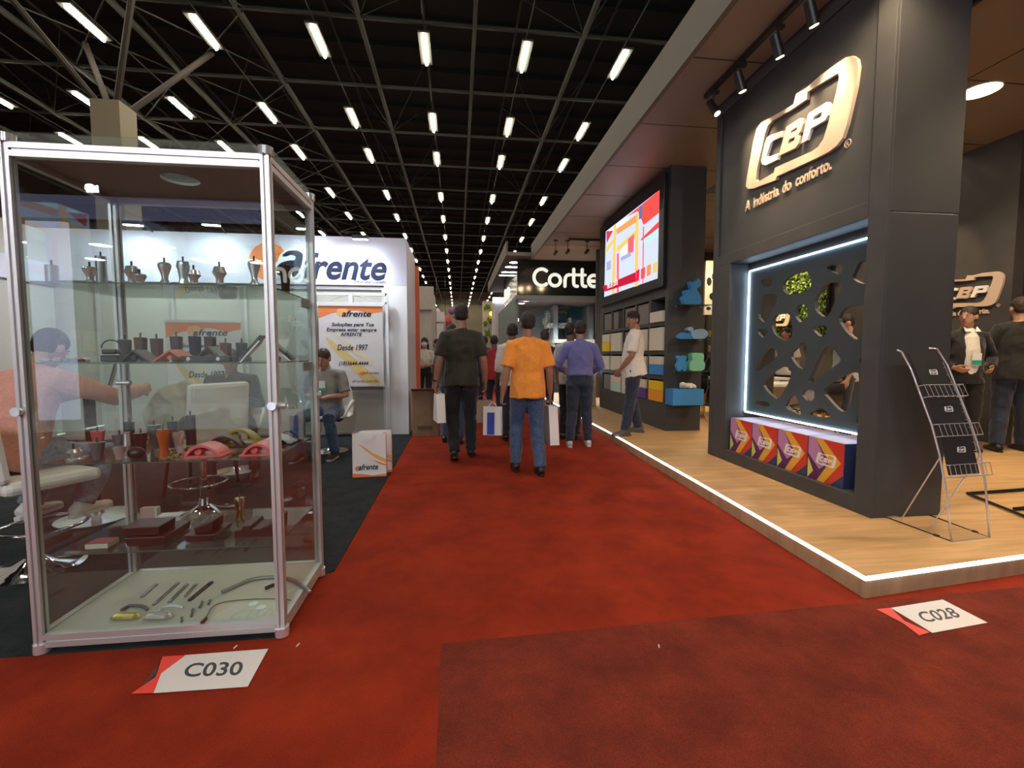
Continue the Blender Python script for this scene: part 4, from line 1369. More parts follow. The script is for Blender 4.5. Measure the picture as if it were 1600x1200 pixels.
# patterned chair on the ledge
zc_ = zl
cx_ = onY(870, 510, 16.6).x
t = thing('armchair', 'white patterned armchair with dark legs displayed on the teal stand ledge', 'chair', (cx_, 16.6, zc_))
PAT = mat('patterned_fabric', (.5, .52, .45), .8, noise_s=14, noise_a=.8)
MB().bb(cx_ - .42, cx_ + .42, 16.3, 16.9, zc_ + .42, zc_ + .62).build('seat', PAT, t, bevel=.04)
MB().bb(cx_ - .40, cx_ + .40, 16.8, 16.95, zc_ + .62, zc_ + 1.1).build('backrest', PAT, t, bevel=.05)
for sx in (-1, 1):
    MB().bb(cx_ + sx * .44 - .05, cx_ + sx * .44 + .05, 16.3, 16.9, zc_ + .55, zc_ + .80).build('armrest', PAT, t, bevel=.03)
    for sy in (-1, 1):
        MB().cyl((cx_ + sx * .3, 16.6 + sy * .22, zc_ + .43), (cx_ + sx * .38, 16.6 + sy * .28, zc_), .03, .018, n=8).build('leg', BLACKP, t)
o = MB().box((cx_ + .12, 16.55, zc_ + .80), (.4, .12, .34), Matrix.Rotation(.2, 4, 'Y')).build('cushion', mat('dark_teal_cushion', (.03, .09, .09), .8), bevel=.05)
tag(o, 'dark teal cushion on the patterned display armchair', 'cushion')
t = thing('pendant_lamp', 'small warm glowing lamp inside the teal stand left of the chair', 'lamp', tuple(onY(806, 500, 15.5)))
p = onY(806, 500, 15.5); MB().ball(p, .10).build('bulb', BULB, t, smooth=True)
MB().cyl(p + Vector((0, 0, .1)), (p.x, p.y, onY(867, 466, 14.6).z), .008, n=6).build('cord', BLACKM, t)
# pale counter with glowing top in front of the teal stand
a_, c_ = onY(866, 585, 8.6), onY(936, 610, 8.6)
t = thing('display_counter', 'low white display counter with pale blue glowing top behind the blue shirted man', 'counter', ((a_.x + c_.x) / 2 + .1, 8.9, 0))
MB().bb(2.3, 3.0, 9.6, 10.2, PZ, .82).build('body', CREAM, t, bevel=.01)
MB().bb(2.28, 3.02, 9.58, 10.22, .83, .90).build('light_panel', emission('pale_blue_panel', (.55, .85, 1), 1.2), t)

# ------------------------------------------------------------------ cartons, carrier bags, floor signs
a_, c_ = onY(647, 606, 6.95), onY(684, 668, 6.95)
t = thing('cardboard_box', 'tall brown cardboard box standing against the white end wall', 'box', ((a_.x + c_.x) / 2 + .02, 7.0, 0))
bx0, bx1, bz = -.69, -.30, onY(660, 611, 6.95).z
MB().bb(bx0, bx1, 6.95, 7.45, 0, bz).build('carton', CARD, t, bevel=.004)
b = MB(); b.box(((bx0 + bx1) / 2, 6.90, bz + .02), (bx1 - bx0, .12, .006), Matrix.Rotation(-.4, 4, 'X')); b.build('front_flap', CARD, t)
MB().bb(bx0 + .08, bx0 + .3, 6.945, 6.949, .10, .16).build('printed_mark', mat('card_print', (.10, .06, .04), .8), t)

BAGW = mat('bag_white', (.80, .76, .76), .45)


def afrente_bag(x, y, rz, label, w=.33, h=.44, d=.10):
    t = thing('carrier_bag', label, 'paper bag', (x, y, .006), rz, 'white and orange paper carrier bags')
    b = MB()
    b.poly([(-w / 2, -d / 2, 0), (w / 2, -d / 2, 0), (w / 2, -d / 2 + .02, h), (-w / 2, -d / 2 + .02, h)], (0, .002, 0))
    b.poly([(-w / 2, d / 2, 0), (w / 2, d / 2, 0), (w / 2, d / 2 - .02, h), (-w / 2, d / 2 - .02, h)], (0, -.002, 0))
    b.bb(-w / 2, w / 2, -d / 2, d / 2, 0, .003)
    b.build('bag_body', BAGW, t, local=True)
    for s in (-1, 1):
        MB().poly([(s * w / 2, -d / 2, 0), (s * w / 2, d / 2, 0), (s * w / 2, d / 2 - .02, h), (s * (w / 2 - .03), 0, h), (s * w / 2, -d / 2 + .02, h)], (-.002 * s, 0, 0)).build('side_gusset', ORANGE, t, local=True)
    f = lambda a, c, k: (-w / 2 + a * w, -d / 2 - .001 * k + .02 * c, c * h)
    for pts, m, n, k in (([(0, 0), (1, 0), (1, .06), (.6, .03), (.3, .07), (0, .09)], ORANGE, 'orange_band', 1),
                         ([(.15, .78), (.35, .70), (.6, .55), (1, .40), (1, .30), (.7, .42), (.4, .60)], ORANGE2, 'orange_swoosh', 1),
                         ([(.55, .40), (.8, .33), (1, .27), (1, .24), (.8, .29)], ORANGE, 'orange_swoosh', 2)):
        MB().poly([f(p[0], p[1], k) for p in pts], (0, .0008, 0)).build(n, m, t, local=True)
    P = [Vector(f(.16 + .085 * math.cos(q), .20 + .055 * math.sin(q), 3)) for q in [2 * PI * k / 20 for k in range(20)]]
    MB().poly(P, (0, .0008, 0)).build('orange_disc', ORANGE, t, local=True)
    me = text_mesh('afrente', .08, 0, .0015, .25)
    xs = [v.co.x for v in me.vertices]; x0 = min(xs); ww = max(xs) - x0
    for v in me.vertices: v.co.x = (v.co.x - x0) * w * .58 / ww
    MB().mesh(me, frame(f(.18, .17, 4), (1, 0, 0), (0, .045, 1))).build('lettering', INK, t, local=True, recalc=False)
    MB().tube([(-.06, -d / 2 + .015, h * .97), (-.05, -d / 2 - .005, h * .90), (0, -d / 2 - .01, h * .87), (.05, -d / 2 - .005, h * .90), (.06, -d / 2 + .015, h * .97)], .003, n=6).build('handle', WHITEP, t, local=True)
    return t


p = onZ(577, 745, .006)
afrente_bag(p.x, p.y + .05, math.radians(4), 'front white paper carrier bag with orange swoosh on the grey carpet')
afrente_bag(p.x + .035, p.y + .20, math.radians(3), 'rear carrier bag standing close behind the front one', d=.09)


def floor_sign(pts, red, dark, code, u0, label, size):
    t = thing('floor_sign', label, 'floor sign', tuple(onZ(*pts[0], 0)))
    z = .0045
    MB().poly([onZ(*p, z) for p in pts], (0, 0, .001)).build('white_sheet', mat('sticker_white', (.72, .68, .66), .5), t)
    MB().poly([onZ(*p, z + .0005) for p in red], (0, 0, .001)).build('red_corner', mat('sticker_red', (.80, .06, .04), .5), t)
    MB().poly([onZ(*p, z + .0002) for p in dark], (0, 0, .001)).build('dark_corner', mat('sticker_dark', (.06, .035, .03), .5), t)
    a, c, e = [onZ(*p, z + .0015) for p in u0]
    u = (c - a); v = (e - a)
    me = text_mesh(code, 1.0, 0, .018)
    xs = [q.co.x for q in me.vertices]; ys = [q.co.y for q in me.vertices]
    mn, mx, m0, m1 = min(xs), max(xs), min(ys), max(ys)
    for q in me.vertices:
        s, r = (q.co.x - mn) / (mx - mn), (q.co.y - m0) / (m1 - m0)
        q.co = a + u * s + v * r
    MB().mesh(me).build('code_lettering', mat('sticker_ink', (.04, .04, .05), .5), t, recalc=False)
    bpy.data.meshes.remove(me)


floor_sign([(240, 1083), (387, 1073), (419, 1014), (288, 1024), (250, 1050)], [(205, 1084), (240, 1083), (252, 1052), (290, 1024), (254, 1026), (243, 1058)], [(222, 1072), (243, 1056), (248, 1037)],
           'C030', [(284, 1058), (376, 1055), (294, 1036)], 'white floor sticker reading C030 in front of the glass cabinet', .1)
floor_sign([(1392, 950), (1473, 937), (1543, 973), (1457, 989)], [(1369, 952), (1392, 950), (1413, 970), (1453, 988), (1436, 993), (1410, 973)], [(1388, 963), (1410, 972), (1424, 982)],
           'C028', [(1446, 973), (1503, 964), (1430, 957)], 'white floor sticker reading C028 by the platform corner', .1)
for k, (x, y) in enumerate([(1030, 1012), (463, 1010), (365, 1013)]):
    p = onZ(x, y, .003)
    tag(MB().cyl(p, p + Vector((.006, .018, .001)), .0025, n=5).build('paper_scrap', WHITE), ['tiny white scrap on the worn carpet', 'tiny white speck right of the cabinet corner', 'tiny white speck before the cabinet'][k], 'scrap')

# ------------------------------------------------------------------ glass display cabinet
KX0, KX1, KY0, KY1, KT = -1.755, -.765, 2.03, 2.62, 2.09
cab = thing('display_cabinet', 'tall aluminium framed glass display cabinet at the corner of the left stand', 'display cabinet', ((KX0 + KX1) / 2, (KY0 + KY1) / 2, 0.006))
PW = .036


def groove_post(x, y):
    b = MB(); pts = []
    h = PW / 2; g = .005; dp = .008
    prof = [(-h, -h), (-g, -h), (-g, -h + dp), (g, -h + dp), (g, -h), (h, -h), (h, -g), (h - dp, -g), (h - dp, g), (h, g), (h, h), (g, h), (g, h - dp), (-g, h - dp), (-g, h), (-h, h), (-h, g), (-h + dp, g), (-h + dp, -g), (-h, -g)]
    b.poly([(x + px_, y + py_, .03) for px_, py_ in prof], (0, 0, KT - .03))
    b.build('post', ALU, cab)


for x in (KX0 + PW / 2, KX1 - PW / 2):
    for y in (KY0 + PW / 2, KY1 - PW / 2):
        groove_post(x, y)
        b = MB(); b.cyl((x, y, KT - .02), (x, y, KT + .012), .030, n=20); b.build('corner_cap', CHROME, cab, smooth='auto')
        b = MB(); b.cyl((x, y, .006), (x, y, .045), .030, n=20); b.build('corner_foot', CHROME, cab, smooth='auto')


def hbar(p0, p1, z, hgt, name='rail', gap=.005):
    (x0, y0), (x1, y1) = p0, p1
    b = MB()
    b.bb(x0, x1, y0, y1, z, z + hgt * .42); b.bb(x0, x1, y0, y1, z + hgt * .58, z + hgt)
    ix = .006
    b.bb(x0 + ix, x1 - ix, y0 + ix, y1 - ix, z + hgt * .4, z + hgt * .6)
    b.build(name, ALU, cab)


for z, hg in ((KT - .075, .055), (.03, .055)):
    hbar((KX0 + PW, KY0), (KX1 - PW, KY0 + .03), z, hg)
    hbar((KX0 + PW, KY1 - .03), (KX1 - PW, KY1), z, hg)
    hbar((KX0, KY0 + PW), (KX0 + .03, KY1 - PW), z, hg)
    hbar((KX1 - .03, KY0 + PW), (KX1, KY1 - PW), z, hg)
# top board with round lamp hole, base board
hc = onZ(282, 281, KT - .05)
circ = [(hc.x + .075 * math.cos(t), hc.y + .075 * math.sin(t), KT - .05) for t in [2 * PI * k / 28 for k in range(28)]]
TOPB = mat('taupe_top_board', (.46, .47, .47), .6)
MB().poly([(KX0 + .03, KY0 + .03, KT - .05), (KX1 - .03, KY0 + .03, KT - .05), (KX1 - .03, KY1 - .03, KT - .05), (KX0 + .03, KY1 - .03, KT - .05)], (0, 0, .012), [circ]).build('top_board', TOPB, cab)
MB().bb(KX0 + .03, KX1 - .03, KY0 + .03, KY1 - .03, .05, .082).build('base_board', CREAM, cab)
MB().bb(KX0, KX1, KY0, KY1, KT + .013, KT + .018).build('top_glass', GLASS, cab)
gz0, gz1 = .085, KT - .075
MB().bb(KX0 + PW, KX1 - PW, KY0 + .012, KY0 + .017, gz0, gz1).build('glass_pane', GLASS, cab)
MB().bb(KX0 + PW, KX1 - PW, KY1 - .017, KY1 - .012, gz0, gz1).build('glass_pane', GLASS, cab)
MB().bb(KX0 + .012, KX0 + .017, KY0 + PW, KY1 - PW, gz0, gz1).build('glass_pane', GLASS, cab)
MB().bb(KX1 - .017, KX1 - .012, KY0 + PW, KY1 - PW, gz0, gz1).build('glass_pane', GLASS, cab)
SHZ = [1.545, 1.215, .792, .405]
for i, z in enumerate(SHZ):
    sh = MB().bb(KX0 + .04, KX1 - .04, KY0 + .05, KY1 - .03, z - .007, z).build('glass_shelf', SHELFG, cab)
    MB().bb(KX0 + .04, KX1 - .04, KY0 + .0475, KY0 + .05, z - .0055, z - .001).build('front_edge', GLEDGE, sh)
    MB().bb(KX1 - .04, KX1 - .038, KY0 + .05, KY1 - .03, z - .0055, z - .001).build('side_edge', GLEDGE, sh)
    if i < 2:
        MB().bb(KX1 - .03, KX1 - .022, KY1 - .17, KY1 - .04, z - .055, z - .008).build('shelf_bracket', ALU, cab)
    else:
        MB().cyl((KX1 - .05, KY1 - .1, z - .012), (KX1 - .02, KY1 - .1, z - .012), .008, n=8).build('shelf_pin', CHROME, cab)
for (x, y, z) in ((KX0 + .012, KY0 - .001, 1.02), (KX1 - .015, KY0 - .001, 1.03)):
    b = MB(); b.cyl((x, y - .022, z), (x, y, z), .018, .016, n=20); b.build('lock_knob', CHROME, cab, smooth='auto')
b = MB(); b.cyl((KX1 - .018, KY0 + .02, 1.03), (KX1 + .03, KY0 + .02, 1.03), .012, n=16); b.build('lock_knob', CHROME, cab, smooth='auto')
b = MB(); b.cyl((KX1, KY1 - .02, 1.03), (KX1 + .022, KY1 - .02, 1.03), .016, n=16); b.build('lock_knob', CHROME, cab, smooth='auto')
b = MB(); b.cyl((KX0 + .0, KY1 - .035, 1.10), (KX0 + .06, KY1 - .035, 1.10), .012, n=16); b.build('lock_knob', CHROME, cab, smooth='auto')


# things on the shelves
def onshelf(x, y_base, z):
    p = onZ(x, y_base, z)
    return Vector((min(max(p.x, KX0 + .07), KX1 - .07), min(max(p.y, KY0 + .09), KY1 - .07), z + .0005))


def chrome_leg(x, d, z, label, h=.11, prof=0, m=None, rz=0):
    """turned furniture leg with threaded pin on top"""
    p = Vector((onY(x, 500, KY0 + d).x, KY0 + d, z + .0005))
    t = thing('furniture_leg', label, 'furniture leg', tuple(p), rz, 'sample furniture legs on the glass shelves')
    P = [[(.021, 0), (.024, .01), (.012, .03), (.013, .05), (.024, .085), (.026, .1), (.018, .11)],
         [(.030, 0), (.030, .006), (.014, .02), (.016, .05), (.028, .075), (.020, .11)],
         [(.022, 0), (.022, .11)],
         [(.017, 0), (.021, .055), (.028, .11)],
         [(.024, 0), (.016, .035), (.019, .06), (.026, .09), (.022, .11)]][prof]
    k = h / .11
    n = 24 if prof != 3 else 20
    MB().lathe([(r, zz * k) for r, zz in P], n=n).build('leg_body', m or CHROME, t, smooth='auto', local=True)
    MB().cyl((0, 0, h), (0, 0, h + .022), .004, n=8).build('threaded_pin', BLACKP if m is None else ALUD, t, local=True)
    return t


Z1, Z2, Z3, Z4 = SHZ
for x, d, h, pf, lab in ((86, .12, .075, 2, 'short chrome furniture leg at the far left of the top glass shelf'),
                         (145, .14, .075, 0, 'slim chrome furniture leg second from the left on the top shelf'),
                         (163, .40, .17, 2, 'tallest straight chrome furniture leg at the rear of the top shelf'),
                         (210, .16, .085, 1, 'flared chrome furniture leg on the top shelf left of the middle'),
                         (222, .12, .045, 4, 'low rounded chrome foot on the top shelf left of the middle'),
                         (261, .14, .10, 0, 'waisted chrome furniture leg near the middle of the top shelf'),
                         (290, .16, .11, 4, 'curvy chrome furniture leg in the middle of the top shelf'),
                         (306, .11, .065, 1, 'small bell shaped chrome foot right of the shelf middle'),
                         (346, .13, .085, 1, 'bell shaped chrome leg right of the middle on the top shelf'),
                         (400, .16, .12, 0, 'slender chrome furniture leg near the right front post')):
    chrome_leg(x, d, Z1, lab, h, pf)
chrome_leg(448, .38, Z1, 'tapered brown wooden leg at the right end of the top shelf', .14, 3, BROWN)
# second shelf: wooden and plastic legs in the back row
for x, d, h, m, lab in ((193, .42, .105, BLACKP, 'black square leg at the left end of the second shelf back row'),
                        (218, .40, .115, BROWN, 'reddish brown leg second in the back row of the second shelf'),
                        (243, .40, .11, BROWN, 'reddish brown leg third in the back row of the second shelf'),
                        (274, .38, .12, WINE, 'dark brown leg fourth in the back row of the second shelf'),
                        (303, .36, .12, INK, 'dark blue tapered leg in the middle of the second shelf'),
                        (327, .38, .12, WINE, 'dark brown leg behind the triangular plate on the second shelf'),
                        (351, .38, .09, BROWN, 'small brown leg right of the middle on the second shelf'),
                        (376, .38, .09, BLACKP, 'small black leg near the right end of the second shelf')):
    p = Vector((onY(x, 500, KY0 + d).x, KY0 + d, Z2 + .0005))
    t = thing('furniture_leg', lab, 'furniture leg', tuple(p), group='sample furniture legs on the glass shelves')
    b = MB(); b.loft([(0, 0, 0), (0, 0, h)], [(.024, .024), (.029, .029)], side=(1, 1, 0), n=4); b.build('leg_body', m, t, local=True, bevel=.003)
    MB().cyl((0, 0, h), (0, 0, h + .022), .004, n=8).build('threaded_pin', ALUD, t, local=True)


def tent(x, d, z, w, h, dep, m, label, skew=0, cat='plastic clip', thick=.01):
    """folded V-shaped bracket"""
    p = Vector((onY(x, 500, KY0 + d).x, KY0 + d, z))
    t = thing('angle_bracket', label, 'bracket', tuple(p), group='angled sample brackets on the second shelf')
    b = MB()
    b.poly([(-w / 2, 0, 0), (-w / 2 + thick * 1.6, 0, 0), (skew, 0, h - thick), (w / 2 - thick * 1.6, 0, 0), (w / 2, 0, 0), (skew, 0, h)], (0, dep, 0))
    b.build('folded_plate', m, t, local=True, bevel=.002)
    b = MB(); b.cyl((skew * .5, -.001, h * .35), (skew * .5, dep + .001, h * .35), .010, n=10); b.build('hinge_pin', m, t, local=True)
    return t


ORP = mat('orange_plastic', (.70, .12, .03), .35)
tent(205, .12, Z2, .13, .055, .09, BLACKP, 'black folded bracket left of the orange one on the second shelf')
tent(262, .10, Z2, .16, .055, .10, ORP, 'orange folded plastic bracket on the second shelf')
tent(322, .12, Z2, .15, .07, .08, mat('olive_black', (.05, .045, .03), .4), 'dark olive triangular bracket in the middle of the second shelf')
p = Vector((onY(318, 560, KY0 + .1).x, KY0 + .1, Z2 + .0005))
t = thing('hinge_mechanism', 'long black metal hinge lying in front of the olive bracket', 'hinge', tuple(p))
MB().bb(-.10, .11, 0, .05, 0, .026).build('base_bar', BLACKP, t, local=True, bevel=.004)
MB().cyl((-.06, -.004, .013), (-.06, 0, .013), .008, n=12).build('screw', CHROME, t, local=True); MB().cyl((.06, -.004, .013), (.06, 0, .013), .008, n=12).build('screw', CHROME, t, local=True)
for x, d, a, lab in ((394, .14, .85, 'dark polished blade bracket leaning near the right front post'), (440, .34, -.75, 'dark blade bracket leaning the other way behind the right post')):
    p = Vector((onY(x, 560, KY0 + d).x, KY0 + d, Z2 + .0005))
    t = thing('blade_bracket', lab, 'bracket', tuple(p))
    M = Matrix.Translation((0, 0, .055)) @ Matrix.Rotation(-a, 4, 'Y')
    MB().box((0, 0, 0), (.15, .05, .012), M).build('blade', GREYP, t, local=True, bevel=.003) if False else None
    b = MB(); b.box((0, 0, .06), (.15, .05, .012), Matrix.Rotation(-a, 4, 'Y')); b.build('blade', BLACKP, t, local=True, bevel=.003)
    b = MB(); b.box((0, -.005, .045), (.13, .04, .006), Matrix.Rotation(-a, 4, 'Y')); b.build('chrome_edge', CHROME, t, local=True)
    MB().bb(-.05, -.01, -.02, .02, 0, .022).build('foot', BLACKP, t, local=True, bevel=.003)
# black round swivel clamp at the left post
p = Vector((onY(175, 560, KY0 + .16).x, KY0 + .16, Z2 + .0005))
t = thing('swivel_clamp', 'black swivel clamp with looped wire on the second shelf', 'clamp', tuple(p))
MB().bb(-.035, .035, -.02, .02, 0, .03).build('base', BLACKP, t, local=True, bevel=.006)
MB().bb(-.03, .03, -.018, .018, .034, .055).build('jaw', BLACKP, t, local=True, bevel=.006)
MB().tube([(.04 * math.cos(q), 0, .06 + .035 * math.sin(q)) for q in [PI * k / 10 for k in range(11)]], .003, n=6).build('wire_loop', BLACKM, t, local=True)
for k, (x, c) in enumerate(((70, CREAM), (88, mat('sage_plastic', (.35, .38, .28), .5)), (104, GREYP), (118, GREYP), (125, mat('crimson_plastic', (.45, .02, .06), .4)), (133, WHITEP))):
    p = Vector((onY(x, 560, KY0 + .10 + .03 * (k % 3)).x, KY0 + .10 + .03 * (k % 3), Z2 + .0005))
    o = MB().lathe([(.014, 0), (.017, .004), (.016, .012), (.006, .018)], c=p, n=16).build('glide_cap', c, smooth='auto')
    tag(o, ['cream round glide cap at the left end of the second shelf', 'sage green glide cap on the second shelf', 'first grey glide cap on the second shelf, beside the sage one', 'second grey glide cap, beside the crimson one',
            'crimson glide cap on the second shelf', 'white glide cap nearest the swivel clamp'][k], 'glide cap', 'small glide caps on the second shelf')

# third shelf: cup shaped legs
for x, d, h, pf, m, lab in ((102, .12, .05, 1, None, 'squat chrome cup leg at the left end of the third shelf'),
                            (140, .12, .075, 3, GREYP, 'dark grey tapered cup leg on the third shelf'),
                            (142, .34, .09, 3, PINKP, 'rosy tapered leg behind the grey cup leg'),
                            (176, .26, .085, 3, GREYP, 'grey cylindrical leg second in the third shelf row'),
                            (176, .12, .055, 3, CHROME, 'copper toned chrome cup in front of the grey leg'),
                            (192, .42, .12, 2, BLACKP, 'tall black leg at the rear of the third shelf'),
                            (210, .26, .09, 3, BLACKP, 'black tapered leg beside the chrome tube'),
                            (232, .34, .115, 3, GREYP, 'slate grey tapered leg left of the amber one'),
                            (246, .14, .125, 4, AMBER, 'glowing amber orange acrylic leg on the third shelf'),
                            (262, .36, .13, 2, BLACKP, 'black leg just right of the amber leg'),
                            (270, .22, .10, 4, CHROME, 'chrome spindle leg right of the amber leg'),
                            (290, .42, .15, 2, BLACKP, 'tallest black leg by the white chair back')):
    chrome_leg(x, d, Z3, lab, h, pf, m)
b = MB(); p = Vector((onY(199, 700, KY0 + .13).x, KY0 + .13, Z3 + .0005)); b.lathe([(.014, 0), (.014, .012), (.009, .014), (.009, .05), (.013, .055), (.011, .11), (.016, .115)], c=p, n=18)
tag(b.build('chrome_tube', CHROME, smooth='auto'), 'upright chrome tube by the left rear post on the third shelf', 'furniture leg')
p = Vector((onY(213, 710, KY0 + .10).x, KY0 + .10, Z3 + .028)); o = MB().ball(p, (.034, .03, .0275)).build('round_foot', BLACKP, smooth=True); tag(o, 'black round ball foot on the third shelf front', 'furniture foot')
for k, (x, d) in enumerate(((268, .10), (272, .20), (285, .12), (290, .24))):
    p = Vector((onY(x, 720, KY0 + d).x, KY0 + d, Z3 + .0005)); o = MB().lathe([(.018, 0), (.021, .004), (.012, .014), (.014, .02)], c=p, n=18).build('brass_foot', mat('pale_brass', (.7, .62, .35), .2, 1.0), smooth='auto')
    tag(o, ['pale brass foot nearest the amber leg, front', 'pale brass foot nearest the amber leg, rear', 'pale brass foot by the first pink cover, front', 'pale brass foot by the first pink cover, rear'][k], 'furniture foot', 'pale brass feet on the third shelf')


def arch(x, d, z, w, h, dep, m, label, nm='arched_cover', m2=None):
    p = Vector((onY(x, 700, KY0 + d).x, KY0 + d, z + .0005))
    t = thing(nm, label, 'arched cover', tuple(p), group='arched plastic covers on the third shelf')
    top = [(-w / 2 + w * k / 12, h * math.sin(PI * (k / 12) ** .9) ** .7 if 0 < k < 12 else 0) for k in range(13)]
    P = [(a, 0, c) for a, c in top] + [(a * .86, 0, max(0, c - .012)) for a, c in reversed(top)]
    b = MB()
    b.poly(P, (0, dep, 0)); b.build('shell', m, t, local=True, bevel=.002)
    MB().lathe([(h * .30, 0), (h * .30, dep * .5)], n=16, M=Matrix.Translation((-w * .18, dep * .2, h * .42)) @ Matrix.Rotation(-PI / 2, 4, 'X')).build('hub', m2 or m, t, local=True)
    MB().bb(-w / 2 - .004, w / 2 + .004, -.004, dep + .004, 0, .006).build('rim', m2 or m, t, local=True)
    return t


arch(315, .11, Z3, .16, .055, .10, PINKP, 'first pink arched plastic cover on the third shelf front')
arch(403, .11, Z3, .15, .055, .10, PINKP, 'second pink arched plastic cover by the right front post')
arch(350, .30, Z3, .17, .06, .05, BLACKP, 'black arched bow behind the first pink cover')
arch(375, .40, Z3, .18, .075, .06, mat('olive_gold', (.30, .26, .02), .3), 'olive gold arched cover between the pink ones')
arch(432, .36, Z3, .15, .045, .08, WHITEP, 'white plastic cover at the right end of the third shelf', m2=BLACKP)
arch(452, .44, Z3, .12, .06, .03, BLACKP, 'thin black bow at the right rear of the third shelf')

# fourth shelf: boxy wooden feet and cards


def boxfoot(pts, dep, z, d, m, label, nm='wooden_block_foot'):
    P = [Vector((onY(x, 800, KY0 + d).x, KY0 + d, z + .0005 + h)) for x, h in pts]
    o = MB().poly(P, (0, dep, 0)).build(nm, m, bevel=.003)
    tag(o, label, 'furniture foot', 'dark wine stained wooden feet on the fourth shelf'); return o


boxfoot([(196, 0), (252, 0), (256, .038), (190, .038)], .20, Z4, .10, WINE, 'dark wine block foot, lower of the left pair')
boxfoot([(192, .04), (246, .04), (248, .078), (188, .078)], .12, Z4, .12, WINE, 'dark wine block stacked on the left pair')
boxfoot([(288, 0), (330, 0), (336, .030), (284, .030)], .16, Z4, .12, WINE, 'dark wine angled foot, lower of the middle pair')
boxfoot([(303, .031), (330, .035), (332, .085), (301, .055)], .10, Z4, .14, WINE, 'dark wine wedge stacked on the middle pair')
boxfoot([(364, 0), (430, 0), (432, .075), (415, .05), (405, .038), (392, .038), (390, .055), (378, .055), (376, .038), (364, .034)], .14, Z4, .14, WINE, 'stepped dark wine foot at the right of the fourth shelf')
p = onshelf(143, 862, Z4)
t = thing('sample_box', 'pink and cream sample box lying at the left front of the fourth shelf', 'box', tuple(p))
MB().bb(-.045, .045, 0, .07, 0, .022).build('box_body', CREAM, t, local=True, bevel=.002)
MB().bb(-.043, .043, -.0005, .068, .022, .0235).build('pink_lid', mat('rose_card', (.45, .08, .10), .4), t, local=True)
p = Vector((onY(230, 800, KY0 + .46).x, KY0 + .46, Z4 + .0005))
t = thing('sample_box', 'small upright pinkish box at the rear of the fourth shelf', 'box', tuple(p))
MB().bb(-.035, .035, 0, .03, 0, .055).build('box_body', mat('pale_rose', (.5, .30, .27), .5), t, local=True, bevel=.002)
MB().bb(.035, .045, 0, .03, 0, .055).build('cream_side', CREAM, t, local=True)
chrome_leg(363, .40, Z4, 'shiny gold and chrome spindle leg on the fourth shelf', .11, 4, MATS['pale_brass'])
chrome_leg(424, .40, Z4, 'small chrome cylinder leg right of the fourth shelf', .05, 2)
p = Vector((onY(262, 780, KY0 + .46).x, KY0 + .46, Z4 + .0005))
o = MB().bb(p.x - .055, p.x + .055, p.y, p.y + .05, p.z + .0, p.z + .012).build('steel_plate', ALU, bevel=.002); tag(o, 'flat grey steel plate at the rear of the fourth shelf', 'metal plate')

# handles laid out on the base board
ZB = .0825


def flat_bar(x0, y0, x1, y1, w, m, label, hole=False):
    a, c = onZ(x0, y0, ZB), onZ(x1, y1, ZB); d = (c - a).normalized(); n = Vector((-d.y, d.x, 0)) * w / 2
    t = thing('drawer_handle', label, 'handle', tuple(a), group='metal handles laid on the cream base board')
    P = []
    for c_, s in ((a, -1), (c, 1)):
        base = math.atan2(n.y, n.x) + (0 if s < 0 else PI)
        for k in range(7):
            q = base + PI * k / 6
            P.append(c_ + Vector((math.cos(q), math.sin(q), 0)) * w / 2)
    holes = []
    if hole:
        L = (c - a).length
        holes = [[a + d * L * .12 + n * .5, a + d * L * .88 + n * .5, a + d * L * .88 - n * .5, a + d * L * .12 - n * .5]]
    MB().poly(P, (0, 0, .006), holes).build('bar', m, t)
    return t


STL = mat('satin_grey', (.32, .31, .32), .4, .6)
flat_bar(222, 933, 243, 914, .018, STL, 'light grey flat handle at the left of the row on the base')
flat_bar(241, 945, 278, 912, .016, STL, 'long thin grey slotted handle second in the row', True)
flat_bar(265, 941, 292, 914, .016, STL, 'grey slotted handle third in the row', True)
flat_bar(290, 932, 306, 914, .014, STL, 'short grey slotted handle fourth in the row', True)
flat_bar(297, 938, 330, 911, .020, BLACKP, 'black slotted handle at the right of the row', True)


def curved(pts, r, m, label, nm='curved_handle', grp='curved handles on the cream base board'):
    P = [onZ(x, y, ZB + .008) for x, y in pts]
    q = []
    for i in range(len(P) - 1):
        for k in range(4):
            t = k / 4
            p0, p1, p2, p3 = P[max(i - 1, 0)], P[i], P[i + 1], P[min(i + 2, len(P) - 1)]
            q.append(.5 * ((2 * p1) + (p2 - p0) * t + (2 * p0 - 5 * p1 + 4 * p2 - p3) * t * t + (3 * p1 - p0 - 3 * p2 + p3) * t ** 3))
    q.append(P[-1])
    o = MB().tube(q, r, n=8).build(nm, m, smooth=True); tag(o, label, 'handle', grp); return o


